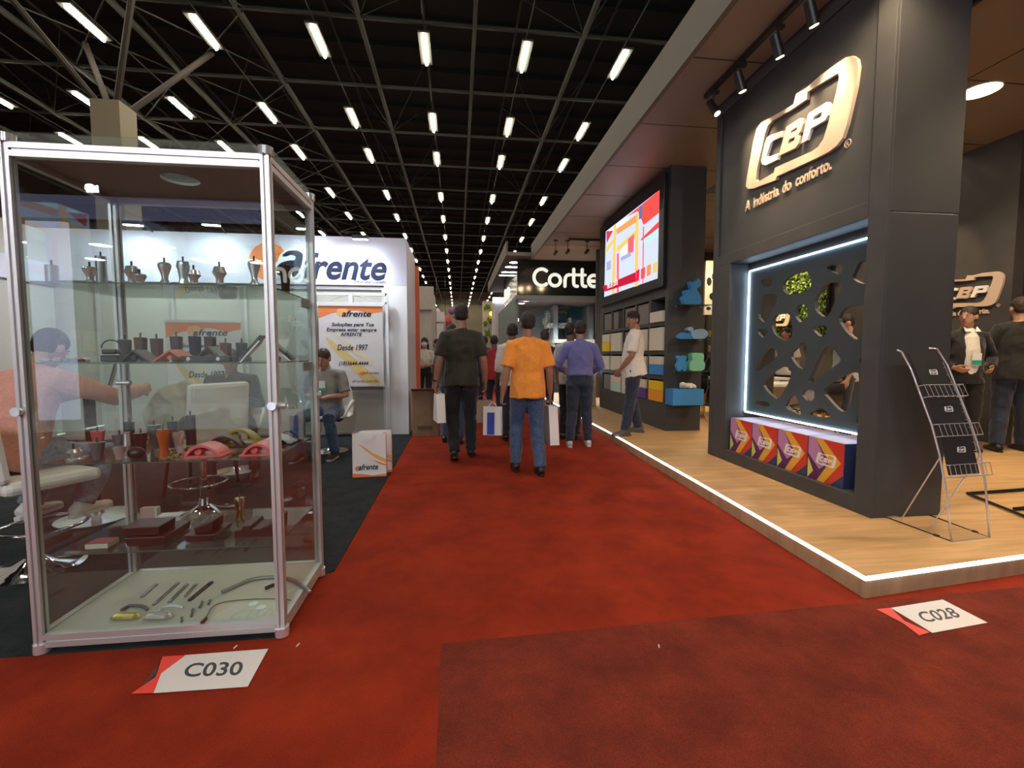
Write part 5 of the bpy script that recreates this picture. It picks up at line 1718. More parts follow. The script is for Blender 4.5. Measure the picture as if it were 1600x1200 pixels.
curved([(190, 953), (200, 947), (212, 946), (224, 948), (230, 952)], .007, GREYP, 'dark grey bow handle at the left of the base board')
curved([(248, 953), (258, 948), (272, 946), (286, 949)], .006, WHITEP, 'pale translucent bow handle beside the dark one')
curved([(347, 925), (370, 915), (395, 905), (430, 902), (460, 907), (484, 925)], .010, STL, 'long grey arched strip across the right of the base')
curved([(415, 919), (428, 914), (443, 914)], .009, BLACKP, 'black bow handle behind the right front post')
curved([(317, 970), (325, 960), (330, 950), (345, 942), (370, 938), (400, 936), (440, 936), (455, 938)], .0025, GREYP, 'thin curved wire with dark red tip on the base', 'bent_wire')
o = MB().tube([onZ(315, 973, ZB + .008), onZ(322, 966, ZB + .008)], .007, n=8).build('wire_tip', mat('dark_red_tip', (.15, .01, .01), .4)); tag(o, 'dark red tip piece at the end of the thin wire', 'tip')
for k, (x0, x1, y, m) in enumerate(((177, 218, 967, mat('gold_foil', (.75, .62, .22), .25, .7)), (227, 268, 967, mat('silver_foil', (.7, .7, .74), .25, .7)))):
    a, c = onZ(x0, y, ZB), onZ(x1, y, ZB)
    b = MB(); b.loft([a + Vector((0, 0, .008)), a.lerp(c, .12) + Vector((0, 0, .014)), a.lerp(c, .85) + Vector((0, 0, .014)), c + Vector((0, 0, .006))], [(.018, .007), (.022, .011), (.022, .011), (.006, .004)], side=(0, 1, 0), n=8)
    o = b.build('wrapped_part', m); tag(o, ['gold foil wrapped part at the front left of the base board', 'silver foil wrapped part right of the gold one'][k], 'wrapped part')
for k, (x, y, x1, y1) in enumerate(((299, 963, 301, 952), (312, 949, 316, 940), (284, 971, 284, 965), (326, 944, 328, 938))):
    a, c = onZ(x, y, ZB + .006), onZ(x1, y1, ZB + .006)
    o = MB().tube([a, a.lerp(c, .5), c], [.006, .0035, .0055], n=8).build('screw', GREYP); tag(o, ['longer grey screw nearest the silver foil part', 'grey screw behind the longer one', 'smallest screw in front beside the silver foil', 'short screw by the thin wire bend'][k], 'screw', 'loose screws on the base board')
for k, (x, y) in enumerate(((396, 944), (408, 950))):
    a = onZ(x, y, ZB); o = MB().lathe([(.02, 0), (.022, .004), (.008, .012)], c=a, n=16).build('clear_knob', WHITEP, smooth='auto'); tag(o, ['clear knob in the right half of the base board', 'clear knob just right of the other one'][k], 'knob', 'clear knobs on the base board')

# ------------------------------------------------------------------ white swivel chairs and bar furniture of the left stand
POLISHED = mat('polished_chrome', (0.82, 0.82, 0.83), 0.07, 1.0)
WLE = mat('white_leatherette', (.72, .70, .66), .45)


def bar_stool(x, y, rz, label, seat=.62, base=.006, w=.46, back=.42):
    t = thing('swivel_stool', label, 'stool', (x, y, base), rz, 'white swivel stools with chrome disc bases')
    MB().lathe([(.225, 0), (.225, .006), (.19, .014), (.10, .03), (.04, .07), (.032, .12)], n=32).build('disc_base', POLISHED, t, smooth='auto', local=True)
    MB().cyl((0, 0, .1), (0, 0, seat - .05), .025, n=16).build('column', POLISHED, t, smooth='auto', local=True)
    MB().tube([(.19 * math.cos(q), .19 * math.sin(q) + .05, .24) for q in [2 * PI * k / 28 for k in range(28)]], .010, n=8, closed=True).build('foot_ring', POLISHED, t, smooth=True, local=True)
    b = MB(); b.box((0, 0, seat), (w, .42, .075)); b.build('seat', WLE, t, bevel=.03, local=True)
    b = MB(); b.box((0, -.22, seat + .03 + back / 2), (w, .065, back), Matrix.Rotation(.10, 4, 'X')); b.build('backrest', WLE, t, bevel=.03, local=True)
    return t


def shell_armchair(x, y, rz, label, seat=.46, bh=.42, w=.5):
    t = thing('shell_armchair', label, 'chair', (x, y, .006), rz, 'white shell chairs on the grey carpet')
    MB().lathe([(.21, 0), (.21, .005), (.06, .02), (.028, .05), (.025, .1)], n=28).build('disc_base', POLISHED, t, smooth='auto', local=True)
    MB().cyl((0, 0, .05), (0, 0, seat - .03), .025, n=12).build('column', POLISHED, t, smooth='auto', local=True)
    b = MB(); b.loft([(0, .24, seat + .01), (0, .12, seat), (0, -.05, seat - .015), (0, -.17, seat), (0, -.235, seat + .10), (0, -.26, seat + .26), (0, -.275, seat + bh)],
                     [(w * .40, .02), (w * .48, .025), (w * .5, .028), (w * .5, .028), (w * .5, .026), (w * .47, .024), (w * .36, .02)], side=(1, 0, 0), n=16, round_ends=True)
    me = voxelize(b, .012, 4); b = MB().mesh(me); bpy.data.meshes.remove(me)
    b.build('seat_shell', WLE, t, smooth=True, local=True)
    for s in (-1, 1):
        b = MB(); b.loft([(s * .24, -.20, seat + .16), (s * .27, -.02, seat + .17), (s * .25, .14, seat + .11), (s * .22, .2, seat + .02)], [(.02, .035), (.018, .04), (.018, .035), (.02, .02)], n=10, round_ends=True)
        b.build('armrest', WLE, t, smooth=True, local=True)
    return t


# stools, tables (positions on the grey carpet behind the cabinet)
bar_stool(-2.45, 2.88, math.radians(-28), 'white padded swivel stool with chrome disc base under the pink sweatered woman', seat=.54, w=.58, back=.34)
p = onZ(330, 790, 0)
bar_stool(-1.98, 3.75, math.radians(60), 'white high backed swivel stool in the middle of the stand behind the cabinet', seat=.50, back=.50)
shell_armchair(-1.62, 6.0, PI, 'white shell chair carrying the man with the phone', seat=.45)
shell_armchair(-2.35, 5.1, math.radians(200), 'white shell chair carrying the man in the dark jacket', seat=.45)
t = thing('bar_table', 'white round bar table in front of the pink sweatered woman', 'table', (-2.75, 3.75, .006))
MB().lathe([(.24, 0), (.24, .006), (.05, .03), (.03, .08), (.03, .10)], n=28).build('disc_base', CHROME, t, smooth='auto', local=True)
MB().cyl((0, 0, .1), (0, 0, .98), .035, n=16).build('column', mat('dark_column', (.05, .03, .03), .4), t, local=True)
MB().lathe([(.02, .96), (.26, .965), (.265, .98), (.26, .99)], n=36).build('tabletop', WHITE, t, smooth='auto', local=True)
t = thing('laptop', 'dark open laptop on the white bar table behind the cabinet', 'laptop', (-2.70, 3.72, .997), math.radians(-60))
MB().bb(-.14, .14, -.10, .10, 0, .012).build('keyboard_deck', BLACKP, t, local=True, bevel=.003)
MB().box((0, .12, .095), (.28, .008, .19), Matrix.Rotation(-.25, 4, 'X')).build('screen_lid', BLACKP, t, local=True)
# coat over the chair back
b = MB(); b.loft([(-2.25, 4.20, .98), (-2.42, 4.22, .86), (-2.55, 4.25, .66), (-2.62, 4.27, .55)], [(.07, .03), (.15, .05), (.17, .055), (.08, .04)], side=(1, 0, 0), n=14, round_ends=True)
me = voxelize(b, .014, 2, .014, .09); b = MB().mesh(me); bpy.data.meshes.remove(me)
tag(b.build('draped_coat', mat('cream_coat', (.55, .48, .34), .9), smooth=True), 'crumpled cream coat hanging over a chair behind the cabinet', 'coat')
t = thing('office_chair', 'dark chair under the crumpled cream coat behind the cabinet', 'chair', (-2.35, 4.45, .006))
MB().bb(-.24, .24, -.2, .22, .42, .48).build('seat', BLACKP, t, local=True, bevel=.02)
MB().bb(-.22, .22, -.24, -.19, .5, .88).build('backrest', BLACKP, t, local=True, bevel=.02)
for sx in (-1, 1):
    for sy in (-1, 1):
        MB().cyl((sx * .18, sy * .16, .42), (sx * .22, sy * .2, 0), .014, n=8).build('leg', BLACKM, t, local=True)

# ------------------------------------------------------------------ the stand across the cross aisle, behind the viewer (seen only in the glass)
os_ = thing('opposite_stand', 'white stand with round ceiling lights mirrored in the cabinet glass', 'stand', (-3, -4, 0))
MB().bb(-9.5, 1.5, -4.0, -3.94, 3.38, 3.72).build('fascia_board', emission('lit_fascia', (.42, .45, .75), .55), os_)
MB().bb(-9.5, 1.5, -8, -4.0, 3.28, 3.33).build('ceiling_board', mat('grey_ceiling', (.25, .25, .26), .6), os_)
MB().bb(-9.5, 1.5, -8, -3.9, .001, .012).build('added_stand_floor', mat('pale_reflector', (.42, .41, .40), .9), os_)  # unseen pale floor, added to keep carpet red out of the reflections
MB().bb(-9.5, 1.5, -8.06, -8, 0, 3.3).build('back_wall', mat('taupe_wall', (.50, .48, .47), .6), os_)
for i in range(8):
    for j in range(2):
        x, y = -8.8 + i * 1.1, -5.4 - j * 1.4
        disc((x, y, 3.28), .17, 'round white ceiling light of the stand mirrored in the cabinet glass', DISCW, watt=60, col=(.9, .95, 1), group='round lights of the mirrored stand')
MB().bb(-6.6, -6.05, -3.98, -3.9, 0.2, 3.3).build('light_column', emission('mirrored_panel', (.7, .75, 1), 1.6), os_)
MB().bb(-3.05, -2.85, -3.98, -3.9, 0.2, 3.3).build('light_column', MATS['mirrored_panel'], os_)
for x in (-5.6, -2.2, 0.6):  # unseen lamps added to light the cabinet front and the near carpet
    t = thing('floodlight', 'white floodlight added unseen behind the viewer to light the cabinet front', 'floodlight', (x, -3.85, 3.74), group='added floodlights behind the viewer')
    MB().bb(x - .1, x + .1, -3.93, -3.86, 3.74, 3.86).build('lamp_housing', BLACKM, t)
    MB().bb(x - .08, x + .08, -3.86, -3.85, 3.75, 3.85).build('glowing_glass', FLOODE, t)
    spot((x, -3.82, 3.80), (x * .4 - .6, 2.6, 1.0), 240, (.92, .95, 1.0), 110, .8, t, .06)

# ------------------------------------------------------------------ people
def skinmat(n, c):
    return mat('skin_' + n, c, .5, noise_s=18, noise_a=.06)


SK_L = skinmat('light', (.46, .25, .17)); SK_M = skinmat('tan', (.32, .16, .10)); SK_D = skinmat('brown', (.16, .075, .045))
HAIRD = mat('dark_hair', (.012, .009, .008), .6, bump=.6, bump_s=90); HAIRB = mat('brown_hair', (.035, .02, .012), .6, bump=.6, bump_s=90)
EYEW = mat('eye_white', (.7, .68, .65), .3); EYED = mat('eye_dark', (.02, .012, .01), .2); LIPS = mat('lips', (.28, .09, .07), .5)


def cloth(n, c, a=.10):
    return mat('cloth_' + n, c, .85, noise_s=60, noise_a=a, bump=.15, bump_s=300, sheen=.2)


DENIM = cloth('denim', (.055, .095, .19), .35); DENIMD = cloth('dark_denim', (.018, .028, .055), .3); BLK = cloth('black', (.010, .010, .012)); DENIML = cloth('light_denim', (.20, .27, .36), .3)
SHOEB = mat('shoe_black', (.015, .014, .014), .45); SHOEW = mat('shoe_white', (.65, .62, .58), .5); SHOEG = mat('shoe_grey', (.10, .09, .08), .6)

STAND = dict(P=(0, 0, .93), C=(0, -.005, 1.25), N=(0, -.02, 1.475), H=(0, .0, 1.625),
             SL=(-.168, -.015, 1.385), SR=(.168, -.015, 1.385), EL=(-.215, -.03, 1.11), ER=(.215, -.03, 1.11), WL=(-.235, .05, .86), WR=(.235, .05, .86),
             HL=(-.09, 0, .90), HR=(.09, 0, .90), KL=(-.10, .02, .49), KR=(.10, .02, .49), AL=(-.105, -.03, .085), AR=(.105, -.03, .085))


def V(p): return Vector(p)


def add_hand(mb, w, d, side, palm_n, s, curl=.45, thumb=1):
    """hand from wrist w pointing along d; side = towards the thumb, palm_n = the way the palm faces"""
    d = d.normalized(); n = (palm_n - d * palm_n.dot(d)).normalized(); sd = d.cross(n)
    if sd.dot(side) < 0: sd = -sd
    pl = .085 * s
    mb.loft([w - d * .02 * s, w + d * .02 * s, w + d * .055 * s, w + d * pl], [(.024 * s, .019 * s), (.034 * s, .016 * s), (.041 * s, .015 * s), (.038 * s, .012 * s)], side=sd, n=12, round_ends=True)
    for k, (off, L) in enumerate(((.030, .072), (.010, .080), (-.010, .074), (-.029, .058))):
        p = w + d * (pl - .004) * 1 + sd * off * s
        a = 0; q = [p - d * .02 * s]; cur = p; q.append(p)
        for f in (.45, .32, .23):
            a += curl * (.8 + .12 * k)
            cur = cur + (d * math.cos(a) + n * math.sin(a)) * L * f * s
            q.append(cur)
        mb.loft(q, [(.0095 * s, .0095 * s), (.0095 * s, .0095 * s), (.009 * s, .009 * s), (.0085 * s, .0085 * s), (.0075 * s, .0075 * s)], side=sd, n=8, round_ends=True)
    t0 = w + d * .025 * s + sd * .022 * s
    q = [t0, t0 + (sd * .75 + d * .6 + n * .15) * .034 * s, t0 + (sd * .85 + d * 1.25 + n * .5) * .042 * s, t0 + (sd * .75 + d * 1.9 + n * .9) * .045 * s]
    mb.loft(q, [(.013 * s,) * 2, (.0115 * s,) * 2, (.0105 * s,) * 2, (.009 * s,) * 2], n=8, round_ends=True)


def person(label, pos, rz, h, pose, top, bottom, shoes, hair, skin, group=None, sleeve='short', hairstyle='short', head_yaw=0., head_pitch=0., build=1.0,
           tuck=False, detail=True, curl=.45, face=True, jacket=None, mask=False, sole=None, palm=None, collar=False, belly=0.):
    J = {k: V(v) for k, v in STAND.items()}
    for k, v in pose.items(): J[k] = V(v)
    s = h / 1.75
    J = {k: v * s for k, v in J.items()}
    t = thing('person', label, 'person', pos, rz, group)
    vx = .0085 if detail else .016
    up = (J['N'] - J['P']).normalized()
    sx = (J['SR'] - J['SL']).normalized()
    hx = (J['HR'] - J['HL']).normalized()
    fwd = up.cross(sx); fwd = -fwd if fwd.dot(Vector((0, 1, 0))) < 0 and abs(fwd.y) > .3 else fwd
    w = build * s
    # --- body
    mb = MB()
    mb.loft([J['P'] - up * .05 * s, J['P'] + up * .05 * s, J['P'].lerp(J['C'], .5), J['C'], J['C'].lerp(J['N'], .65), J['N']],
            [(.145 * w, .10 * w), (.14 * w, .10 * w), (.13 * w, .095 * w), (.155 * w, .105 * w), (.13 * w, .08 * w), (.06 * w, .06 * w)], side=sx, n=18)
    hq = Matrix.Rotation(head_yaw, 3, 'Z') @ Matrix.Rotation(head_pitch, 3, 'X')
    HM = Matrix.Translation(J['H']) @ hq.to_4x4()

    def hp(x, y, z): return HM @ Vector((x * s, y * s, z * s))
    mb.loft([J['N'] - up * .05 * s, J['N'] + up * .03 * s, hp(0, -.012, -.06)], [(.062 * s, .06 * s), (.056 * s, .058 * s), (.053 * s, .058 * s)], n=14)
    mb.ball((0, -.008 * s, .028 * s), (.076 * s, .095 * s, .098 * s), HM)
    mb.loft([hp(0, .012, .02), hp(0, .026, -.03), hp(0, .034, -.07), hp(0, .042, -.10)], [(.070 * s, .064 * s), (.066 * s, .062 * s), (.056 * s, .052 * s), (.034 * s, .032 * s)], side=hq @ Vector((1, 0, 0)), n=16, round_ends=True)
    mb.loft([hp(0, .082, .022), hp(0, .098, -.010), hp(0, .108, -.026), hp(0, .088, -.036)], [(.010 * s, .012 * s), (.012 * s, .012 * s), (.017 * s, .013 * s), (.012 * s, .008 * s)], side=hq @ Vector((1, 0, 0)), n=8, round_ends=True)
    for e in (-1, 1):
        mb.ball((e * .079 * s, -.004 * s, -.008 * s), (.012 * s, .022 * s, .032 * s), HM, 10, 8)
    for S, Ej, Wj, sgn in (('SL', 'EL', 'WL', -1), ('SR', 'ER', 'WR', 1)):
        a, e, wr = J[S], J[Ej], J[Wj]
        mb.loft([J['N'].lerp(a, .35) - up * .03 * s, a, a.lerp(e, .35), e, e.lerp(wr, .3), wr], [(.05 * w, .05 * w), (.052 * w,) * 2, (.047 * w,) * 2, (.038 * w,) * 2, (.040 * w,) * 2, (.026 * s,) * 2], n=12)
        d = (wr - e).normalized()
        pn = V(palm[0 if sgn < 0 else 1]) if palm else Vector((-sgn, 0, 0)) * 1.0 + fwd * .1
        thumb_side = fwd if not palm else V(palm[2 if sgn < 0 else 3])
        add_hand(mb, wr, d, thumb_side, pn, s * (1.0 if detail else 1.15), curl)
    for Hj, K, A in (('HL', 'KL', 'AL'), ('HR', 'KR', 'AR')):
        mb.loft([J[Hj], J[Hj].lerp(J[K], .5), J[K], J[K].lerp(J[A], .35), J[A]], [(.075 * w,) * 2, (.068 * w,) * 2, (.048 * w,) * 2, (.048 * w,) * 2, (.034 * s,) * 2], n=12)
    me = voxelize(mb, vx, 3); b = MB().mesh(me); bpy.data.meshes.remove(me)
    body = b.build('body', skin, t, smooth=True, local=True)
    # --- trousers
    mb = MB()
    wst = J['P'] + up * (.10 if not tuck else .14) * s
    mb.loft([wst, J['P'] + up * .04 * s, J['P'] - up * .04 * s, J['P'] - up * .075 * s], [(.155 * w, .118 * w), (.168 * w, .128 * w), (.165 * w, .13 * w), (.13 * w, .11 * w)], side=hx, n=18)
    for Hj, K, A in (('HL', 'KL', 'AL'), ('HR', 'KR', 'AR')):
        dn = (J[A] - J[K]).normalized()
        mb.ball(J[Hj] - fwd * .035 * s - up * .035 * s, (.083 * w, .078 * w, .088 * w), None, 12, 8)
        mb.loft([J[Hj] + up * .02 * s, J[Hj].lerp(J[K], .4), J[K], J[K].lerp(J[A], .4), J[A] - dn * -.0 * s], [(.094 * w,) * 2, (.086 * w,) * 2, (.066 * w,) * 2, (.064 * w,) * 2, (.055 * w,) * 2], n=14)
    me = voxelize(mb, vx, 3, .007 * s, .085); b = MB().mesh(me); bpy.data.meshes.remove(me)
    tr = b.build('trousers', bottom, t, smooth=True, local=True)
    # --- top
    mb = MB()
    hem = J['P'] - up * (.10 if not tuck else -.06) * s
    r0 = .172 if not tuck else .158
    bl = belly * s
    bk = -fwd * .018 * s
    pts = [hem, J['P'].lerp(J['C'], .12 if not tuck else .35), J['P'].lerp(J['C'], .55), J['C'], J['C'].lerp(J['N'], .45), J['C'].lerp(J['N'], .78), J['N'] + up * .005 * s]
    mb.loft([p + fwd * (bl if 0 < i < 3 else 0) + (bk if i == 0 else bk * .6 if i == 1 else bk * 0) for i, p in enumerate(pts)],
            [((r0 + .008) * w, .158 * w) if not tuck else (r0 * w, .125 * w), (r0 * w, .146 * w) if not tuck else (r0 * w, .125 * w), (.160 * w, .126 * w), (.172 * w, .126 * w), (.160 * w, .106 * w), (.112 * w, .080 * w), (.066 * w, .064 * w)], side=sx, n=20)
    for S, Ej, Wj in (('SL', 'EL', 'WL'), ('SR', 'ER', 'WR')):
        a, e, wr = J[S], J[Ej], J[Wj]
        nk = J['N'].lerp(a, .3) - up * .035 * s
        if sleeve == 'short':
            mb.loft([nk, a, a.lerp(e, .4), a.lerp(e, .80)], [(.060 * w,) * 2, (.064 * w,) * 2, (.066 * w,) * 2, (.065 * w,) * 2], n=14)
        elif sleeve == 'rolled':
            mb.loft([nk, a, a.lerp(e, .5), e, e.lerp(wr, .25)], [(.058 * w,) * 2, (.061 * w,) * 2, (.057 * w,) * 2, (.050 * w,) * 2, (.048 * w,) * 2], n=14)
        else:
            mb.loft([nk, a, a.lerp(e, .5), e, e.lerp(wr, .5), wr.lerp(e, .03)], [(.058 * w,) * 2, (.061 * w,) * 2, (.057 * w,) * 2, (.050 * w,) * 2, (.044 * w,) * 2, (.036 * w,) * 2], n=14)
    me = voxelize(mb, vx, 3, .009 * s, .11); b = MB().mesh(me); bpy.data.meshes.remove(me)
    tp = b.build('shirt' if not jacket else 'jacket', top, t, smooth=True, local=True)
    if collar:
        b = MB(); b.loft([J['N'] - up * .01 * s, J['N'] + up * .035 * s], [(.066 * s, .068 * s), (.060 * s, .064 * s)], side=sx, n=18); b.build('collar', top, t, smooth=True, local=True)
    # --- shoes
    for A, K in (('AL', 'KL'), ('AR', 'KR')):
        a = J[A]; sh = (J[K] - a).normalized()
        fd = Vector((sh.x * 0, 1, 0))
        fd = V(pose.get('foot_' + A[1], (0, 1, 0))).normalized()
        upv = Vector((0, 0, 1)); upv = (upv - fd * upv.dot(fd)).normalized()
        sd = fd.cross(upv)
        o = a - upv * .045 * s
        b = MB()
        b.loft([o - fd * .075 * s, o - fd * .05 * s + upv * .01 * s, o + fd * .02 * s + upv * .012 * s, o + fd * .10 * s - upv * .008 * s, o + fd * .17 * s - upv * .014 * s, o + fd * .195 * s - upv * .018 * s],
               [(.030 * s, .030 * s), (.040 * s, .045 * s), (.043 * s, .047 * s), (.048 * s, .030 * s), (.040 * s, .024 * s), (.025 * s, .018 * s)], side=sd, n=14, round_ends=False)
        b.loft([a + upv * .03 * s, o], [(.042 * s, .046 * s), (.040 * s, .05 * s)], side=sd, n=12)
        me = voxelize(b, .009 if detail else .014, 3); b = MB().mesh(me); bpy.data.meshes.remove(me)
        so = b.build('shoe', shoes, t, smooth=True, local=True)
        P = [o - upv * .038 * s + fd * (f * s) + sd * (c * s) for f, c in ((-.085, -.02), (-.09, .0), (-.085, .02), (-.04, .036), (.06, .042), (.13, .046), (.185, .03), (.205, 0), (.185, -.03), (.13, -.04), (.06, -.036), (-.04, -.034))]
        MB().poly(P, upv * .022 * s).build('sole', sole or shoes, so, local=True)
    # --- hair
    mb = MB()
    mb.ball((0, -.014 * s, .040 * s), (.0805 * s, .097 * s, .093 * s), HM)
    mb.ball((0, -.040 * s, -.005 * s), (.072 * s, .064 * s, .058 * s), HM)
    if hairstyle == 'long':
        mb.loft([hp(0, -.05, .03), hp(0, -.075, -.08), hp(0, -.085, -.17), hp(0, -.08, -.24)], [(.085 * s, .06 * s), (.095 * s, .05 * s), (.09 * s, .04 * s), (.05 * s, .02 * s)], side=hq @ Vector((1, 0, 0)), n=14, round_ends=True)
    if hairstyle == 'fringe':
        mb.ball((0, .034 * s, .085 * s), (.066 * s, .052 * s, .042 * s), HM)
    me = voxelize(mb, .009 if detail else .016, 2, .004 * s, .02); b = MB().mesh(me); bpy.data.meshes.remove(me)
    b.build('hair', hair, t, smooth=True, local=True)
    # --- face
    if face:
        for e in (-1, 1):
            ey = MB().ball((e * .030 * s, .079 * s, .008 * s), (.0115 * s, .010 * s, .006 * s), HM, 12, 8).build('eye', EYEW, t, smooth=True, local=True)
            MB().ball((e * .030 * s, .0885 * s, .008 * s), (.0062 * s, .004 * s, .0058 * s), HM, 10, 6).build('iris', EYED, ey, smooth=True, local=True)
            MB().loft([hp(e * .014, .091, .024), hp(e * .032, .089, .030), hp(e * .050, .074, .024)], [(.002 * s, .003 * s)] * 3, n=6).build('eyebrow', hair, t, local=True)
        if mask:
            b = MB(); b.loft([hp(0, .055, -.018), hp(0, .072, -.05), hp(0, .062, -.095)], [(.068 * s, .062 * s), (.062 * s, .052 * s), (.042 * s, .032 * s)], side=hq @ Vector((1, 0, 0)), n=14)
            b.build('face_mask', mat('mask_blue_white', (.55, .65, .72), .7), t, smooth=True, local=True)
        else:
            MB().loft([hp(-.022, .086, -.060), hp(0, .095, -.061), hp(.022, .086, -.060)], [(.004 * s, .004 * s), (.006 * s, .006 * s), (.004 * s, .004 * s)], n=8, round_ends=True).build('mouth', LIPS, t, smooth=True, local=True)
    t['_J'] = 0
    del t['_J']
    return t, J, fwd


def to_world(t, p):
    return W[t.name] @ p


# 1 man in dark green T-shirt walking away
p = onZ(722, 716, 0)
p1, J1, _ = person('man in dark olive T-shirt and black trousers walking away down the red aisle', (p.x, p.y, 0), math.radians(2), 1.83,
                   dict(KL=(-.10, .07, .50), AL=(-.09, -.12, .11), KR=(.10, .10, .50), AR=(.11, .10, .085), foot_L=(-.05, 1, -.25), EL=(-.245, -.06, 1.12), WL=(-.285, -.02, .87), ER=(.245, -.06, 1.12), WR=(.275, .04, .87), SL=(-.178, -.015, 1.385), SR=(.178, -.015, 1.385)),
                   cloth('olive', (.022, .022, .012)), BLK, SHOEB, HAIRD, SK_M, build=1.12, curl=.5, belly=.015)
wr = J1['WL']
b = MB(); b.lathe([(.034, -.012), (.036, 0), (.034, .012)], c=wr + Vector((0, 0, .03)), n=18); b.build('wristwatch', BLACKP, p1, local=True)
# 2 man in orange T-shirt
p = onZ(824, 738, 0)
p2, J2, _ = person('man in bright orange T-shirt and blue jeans walking away', (p.x, p.y, 0), math.radians(3), 1.68,
                   dict(KL=(-.105, .10, .52), AL=(-.12, .06, .10), KR=(.10, .0, .49), AR=(.115, -.14, .09), EL=(-.24, -.05, 1.11), WL=(-.28, -.03, .86), ER=(.235, -.05, 1.11), WR=(.26, .03, .86), SL=(-.178, -.015, 1.385), SR=(.178, -.015, 1.385)),
                   cloth('orange', (.85, .30, .04)), DENIM, SHOEB, HAIRD, SK_M, build=1.08, curl=.9)
# 3 man in blue shirt
p = onZ(905, 697, 0)
p3, J3, _ = person('man in blue violet long sleeved shirt tucked in jeans standing on the aisle edge', (p.x, p.y, 0), math.radians(-8), 1.69,
                   dict(KL=(-.10, .02, .49), AL=(-.14, -.05, .085), KR=(.10, .04, .49), AR=(.13, .02, .085), EL=(-.31, .02, 1.14), WL=(-.22, .22, 1.06), ER=(.30, .04, 1.12), WR=(.20, .25, 1.03), SL=(-.178, -.01, 1.385), SR=(.178, -.01, 1.385)),
                   cloth('blue_violet', (.13, .14, .36)), DENIMD, SHOEW, HAIRD, SK_M, build=1.08, sleeve='long', tuck=True, collar=True, sole=SHOEW)
# 4 smiling man in white T-shirt on the platform, turned to the aisle
p = onZ(985, 678, PZ)
p4, J4, _ = person('smiling man in white T-shirt standing on the platform looking over his shoulder', (p.x + .03, p.y, PZ), math.radians(68), 1.76,
                   dict(KL=(-.09, .03, .49), AL=(-.20, .10, .085), KR=(.10, .02, .49), AR=(.16, -.08, .085), foot_L=(-.5, 1, 0), foot_R=(.1, 1, 0), ER=(.23, .03, 1.11), WR=(.14, .17, .90), EL=(-.23, .03, 1.11), WL=(-.12, .18, .92), H=(0, .02, 1.61)),
                   cloth('white', (.72, .68, .62)), DENIMD, SHOEG, HAIRD, SK_M, build=1.12, head_yaw=math.radians(48), head_pitch=-.08, hairstyle='fringe', belly=.02)
# 5 man in white shirt behind the orange one
p = onZ(795, 688, 0)
p5, J5, _ = person('man in white shirt with rolled sleeves walking ahead of the orange shirted man', (p.x + .05, p.y, 0), math.radians(3), 1.68,
                   dict(KL=(-.10, .06, .5), AL=(-.10, -.02, .09), AR=(.11, .08, .085)), cloth('ivory_white', (.62, .60, .58)), DENIMD, SHOEB, HAIRD, SK_D, sleeve='rolled', collar=True, build=1.05)
# 6 person in jeans ahead of the olive man
p6, J6, _ = person('person in blue jeans almost hidden in front of the olive shirted man', (-.08, 6.35, 0), 0, 1.66,
                   dict(KL=(-.10, .10, .5), AL=(-.12, .12, .09)), DENIMD, DENIM, SHOEB, HAIRD, SK_M, detail=False)
# 7 red shirt
p = onY(772, 533, 8.6)
person('dark haired person in red and navy top walking farther down the aisle', (p.x, 8.6, 0), 0, 1.60, {}, cloth('red', (.35, .02, .02)), DENIMD, SHOEB, HAIRD, SK_D, detail=False)
# 8 dark maroon shirt between orange and blue
p = onY(851, 530, 7.6)
person('man in dark maroon shirt half hidden between orange and blue shirted men', (p.x, 7.6, 0), math.radians(-6), 1.66, {}, cloth('maroon', (.035, .008, .010)), BLK, SHOEB, HAIRB, SK_M, detail=False)
# 9 man in white shirt beyond the blue one
p = onY(892, 522, 6.5)
person('man in pale shirt and black trousers facing the man in the blue violet shirt', (p.x, 6.5, 0), math.radians(-25), 1.70,
       dict(EL=(-.25, .02, 1.13), WL=(-.18, .22, 1.0)), cloth('pale_grey', (.42, .42, .42)), BLK, SHOEB, HAIRD, SK_D, sleeve='long', head_yaw=-.5)
# 10 far head right of the white shirt
p = onY(818, 530, 9.5)
person('dark clothed person far ahead to the right of the white shirted man', (p.x, 9.5, 0), 0, 1.62, {}, BLK, BLK, SHOEB, HAIRD, SK_M, detail=False)
p = onY(757, 530, 10.5)
person('distant person in navy top seen right of the olive shirted man', (p.x, 10.5, 0), 0, 1.66, {}, cloth('navy', (.02, .03, .08)), DENIMD, SHOEB, HAIRD, SK_D, detail=False)
# 11-13 group by the far left stand
p = onY(669, 545, 11.2)
person('woman in white blouse with face mask and black trousers by the beige stand', (p.x, 10.0, 0), math.radians(175), 1.60,
       dict(EL=(-.23, .02, 1.14), WL=(-.10, .2, 1.10), ER=(.23, .02, 1.14), WR=(.08, .22, 1.08)), cloth('blouse_white', (.62, .62, .55)), BLK, SHOEB, HAIRD, SK_L, sleeve='rolled', mask=True, hairstyle='long', tuck=True, build=.92)
p = onY(684, 548, 10.6)
person('fair haired woman in pink top beside the masked woman', (p.x, 10.2, 0), math.radians(100), 1.58, {}, cloth('rose', (.50, .20, .20)), cloth('rose_grey', (.25, .12, .12)), SHOEB, HAIRB, SK_L, hairstyle='long', detail=False, build=.9)
p = onY(660, 545, 11.5)
person('person in white shirt half hidden behind the orange wall edge', (p.x - .05, 10.25, 0), math.radians(150), 1.60, {}, cloth('blouse_white', None), BLK, SHOEB, HAIRB, SK_M, detail=False)

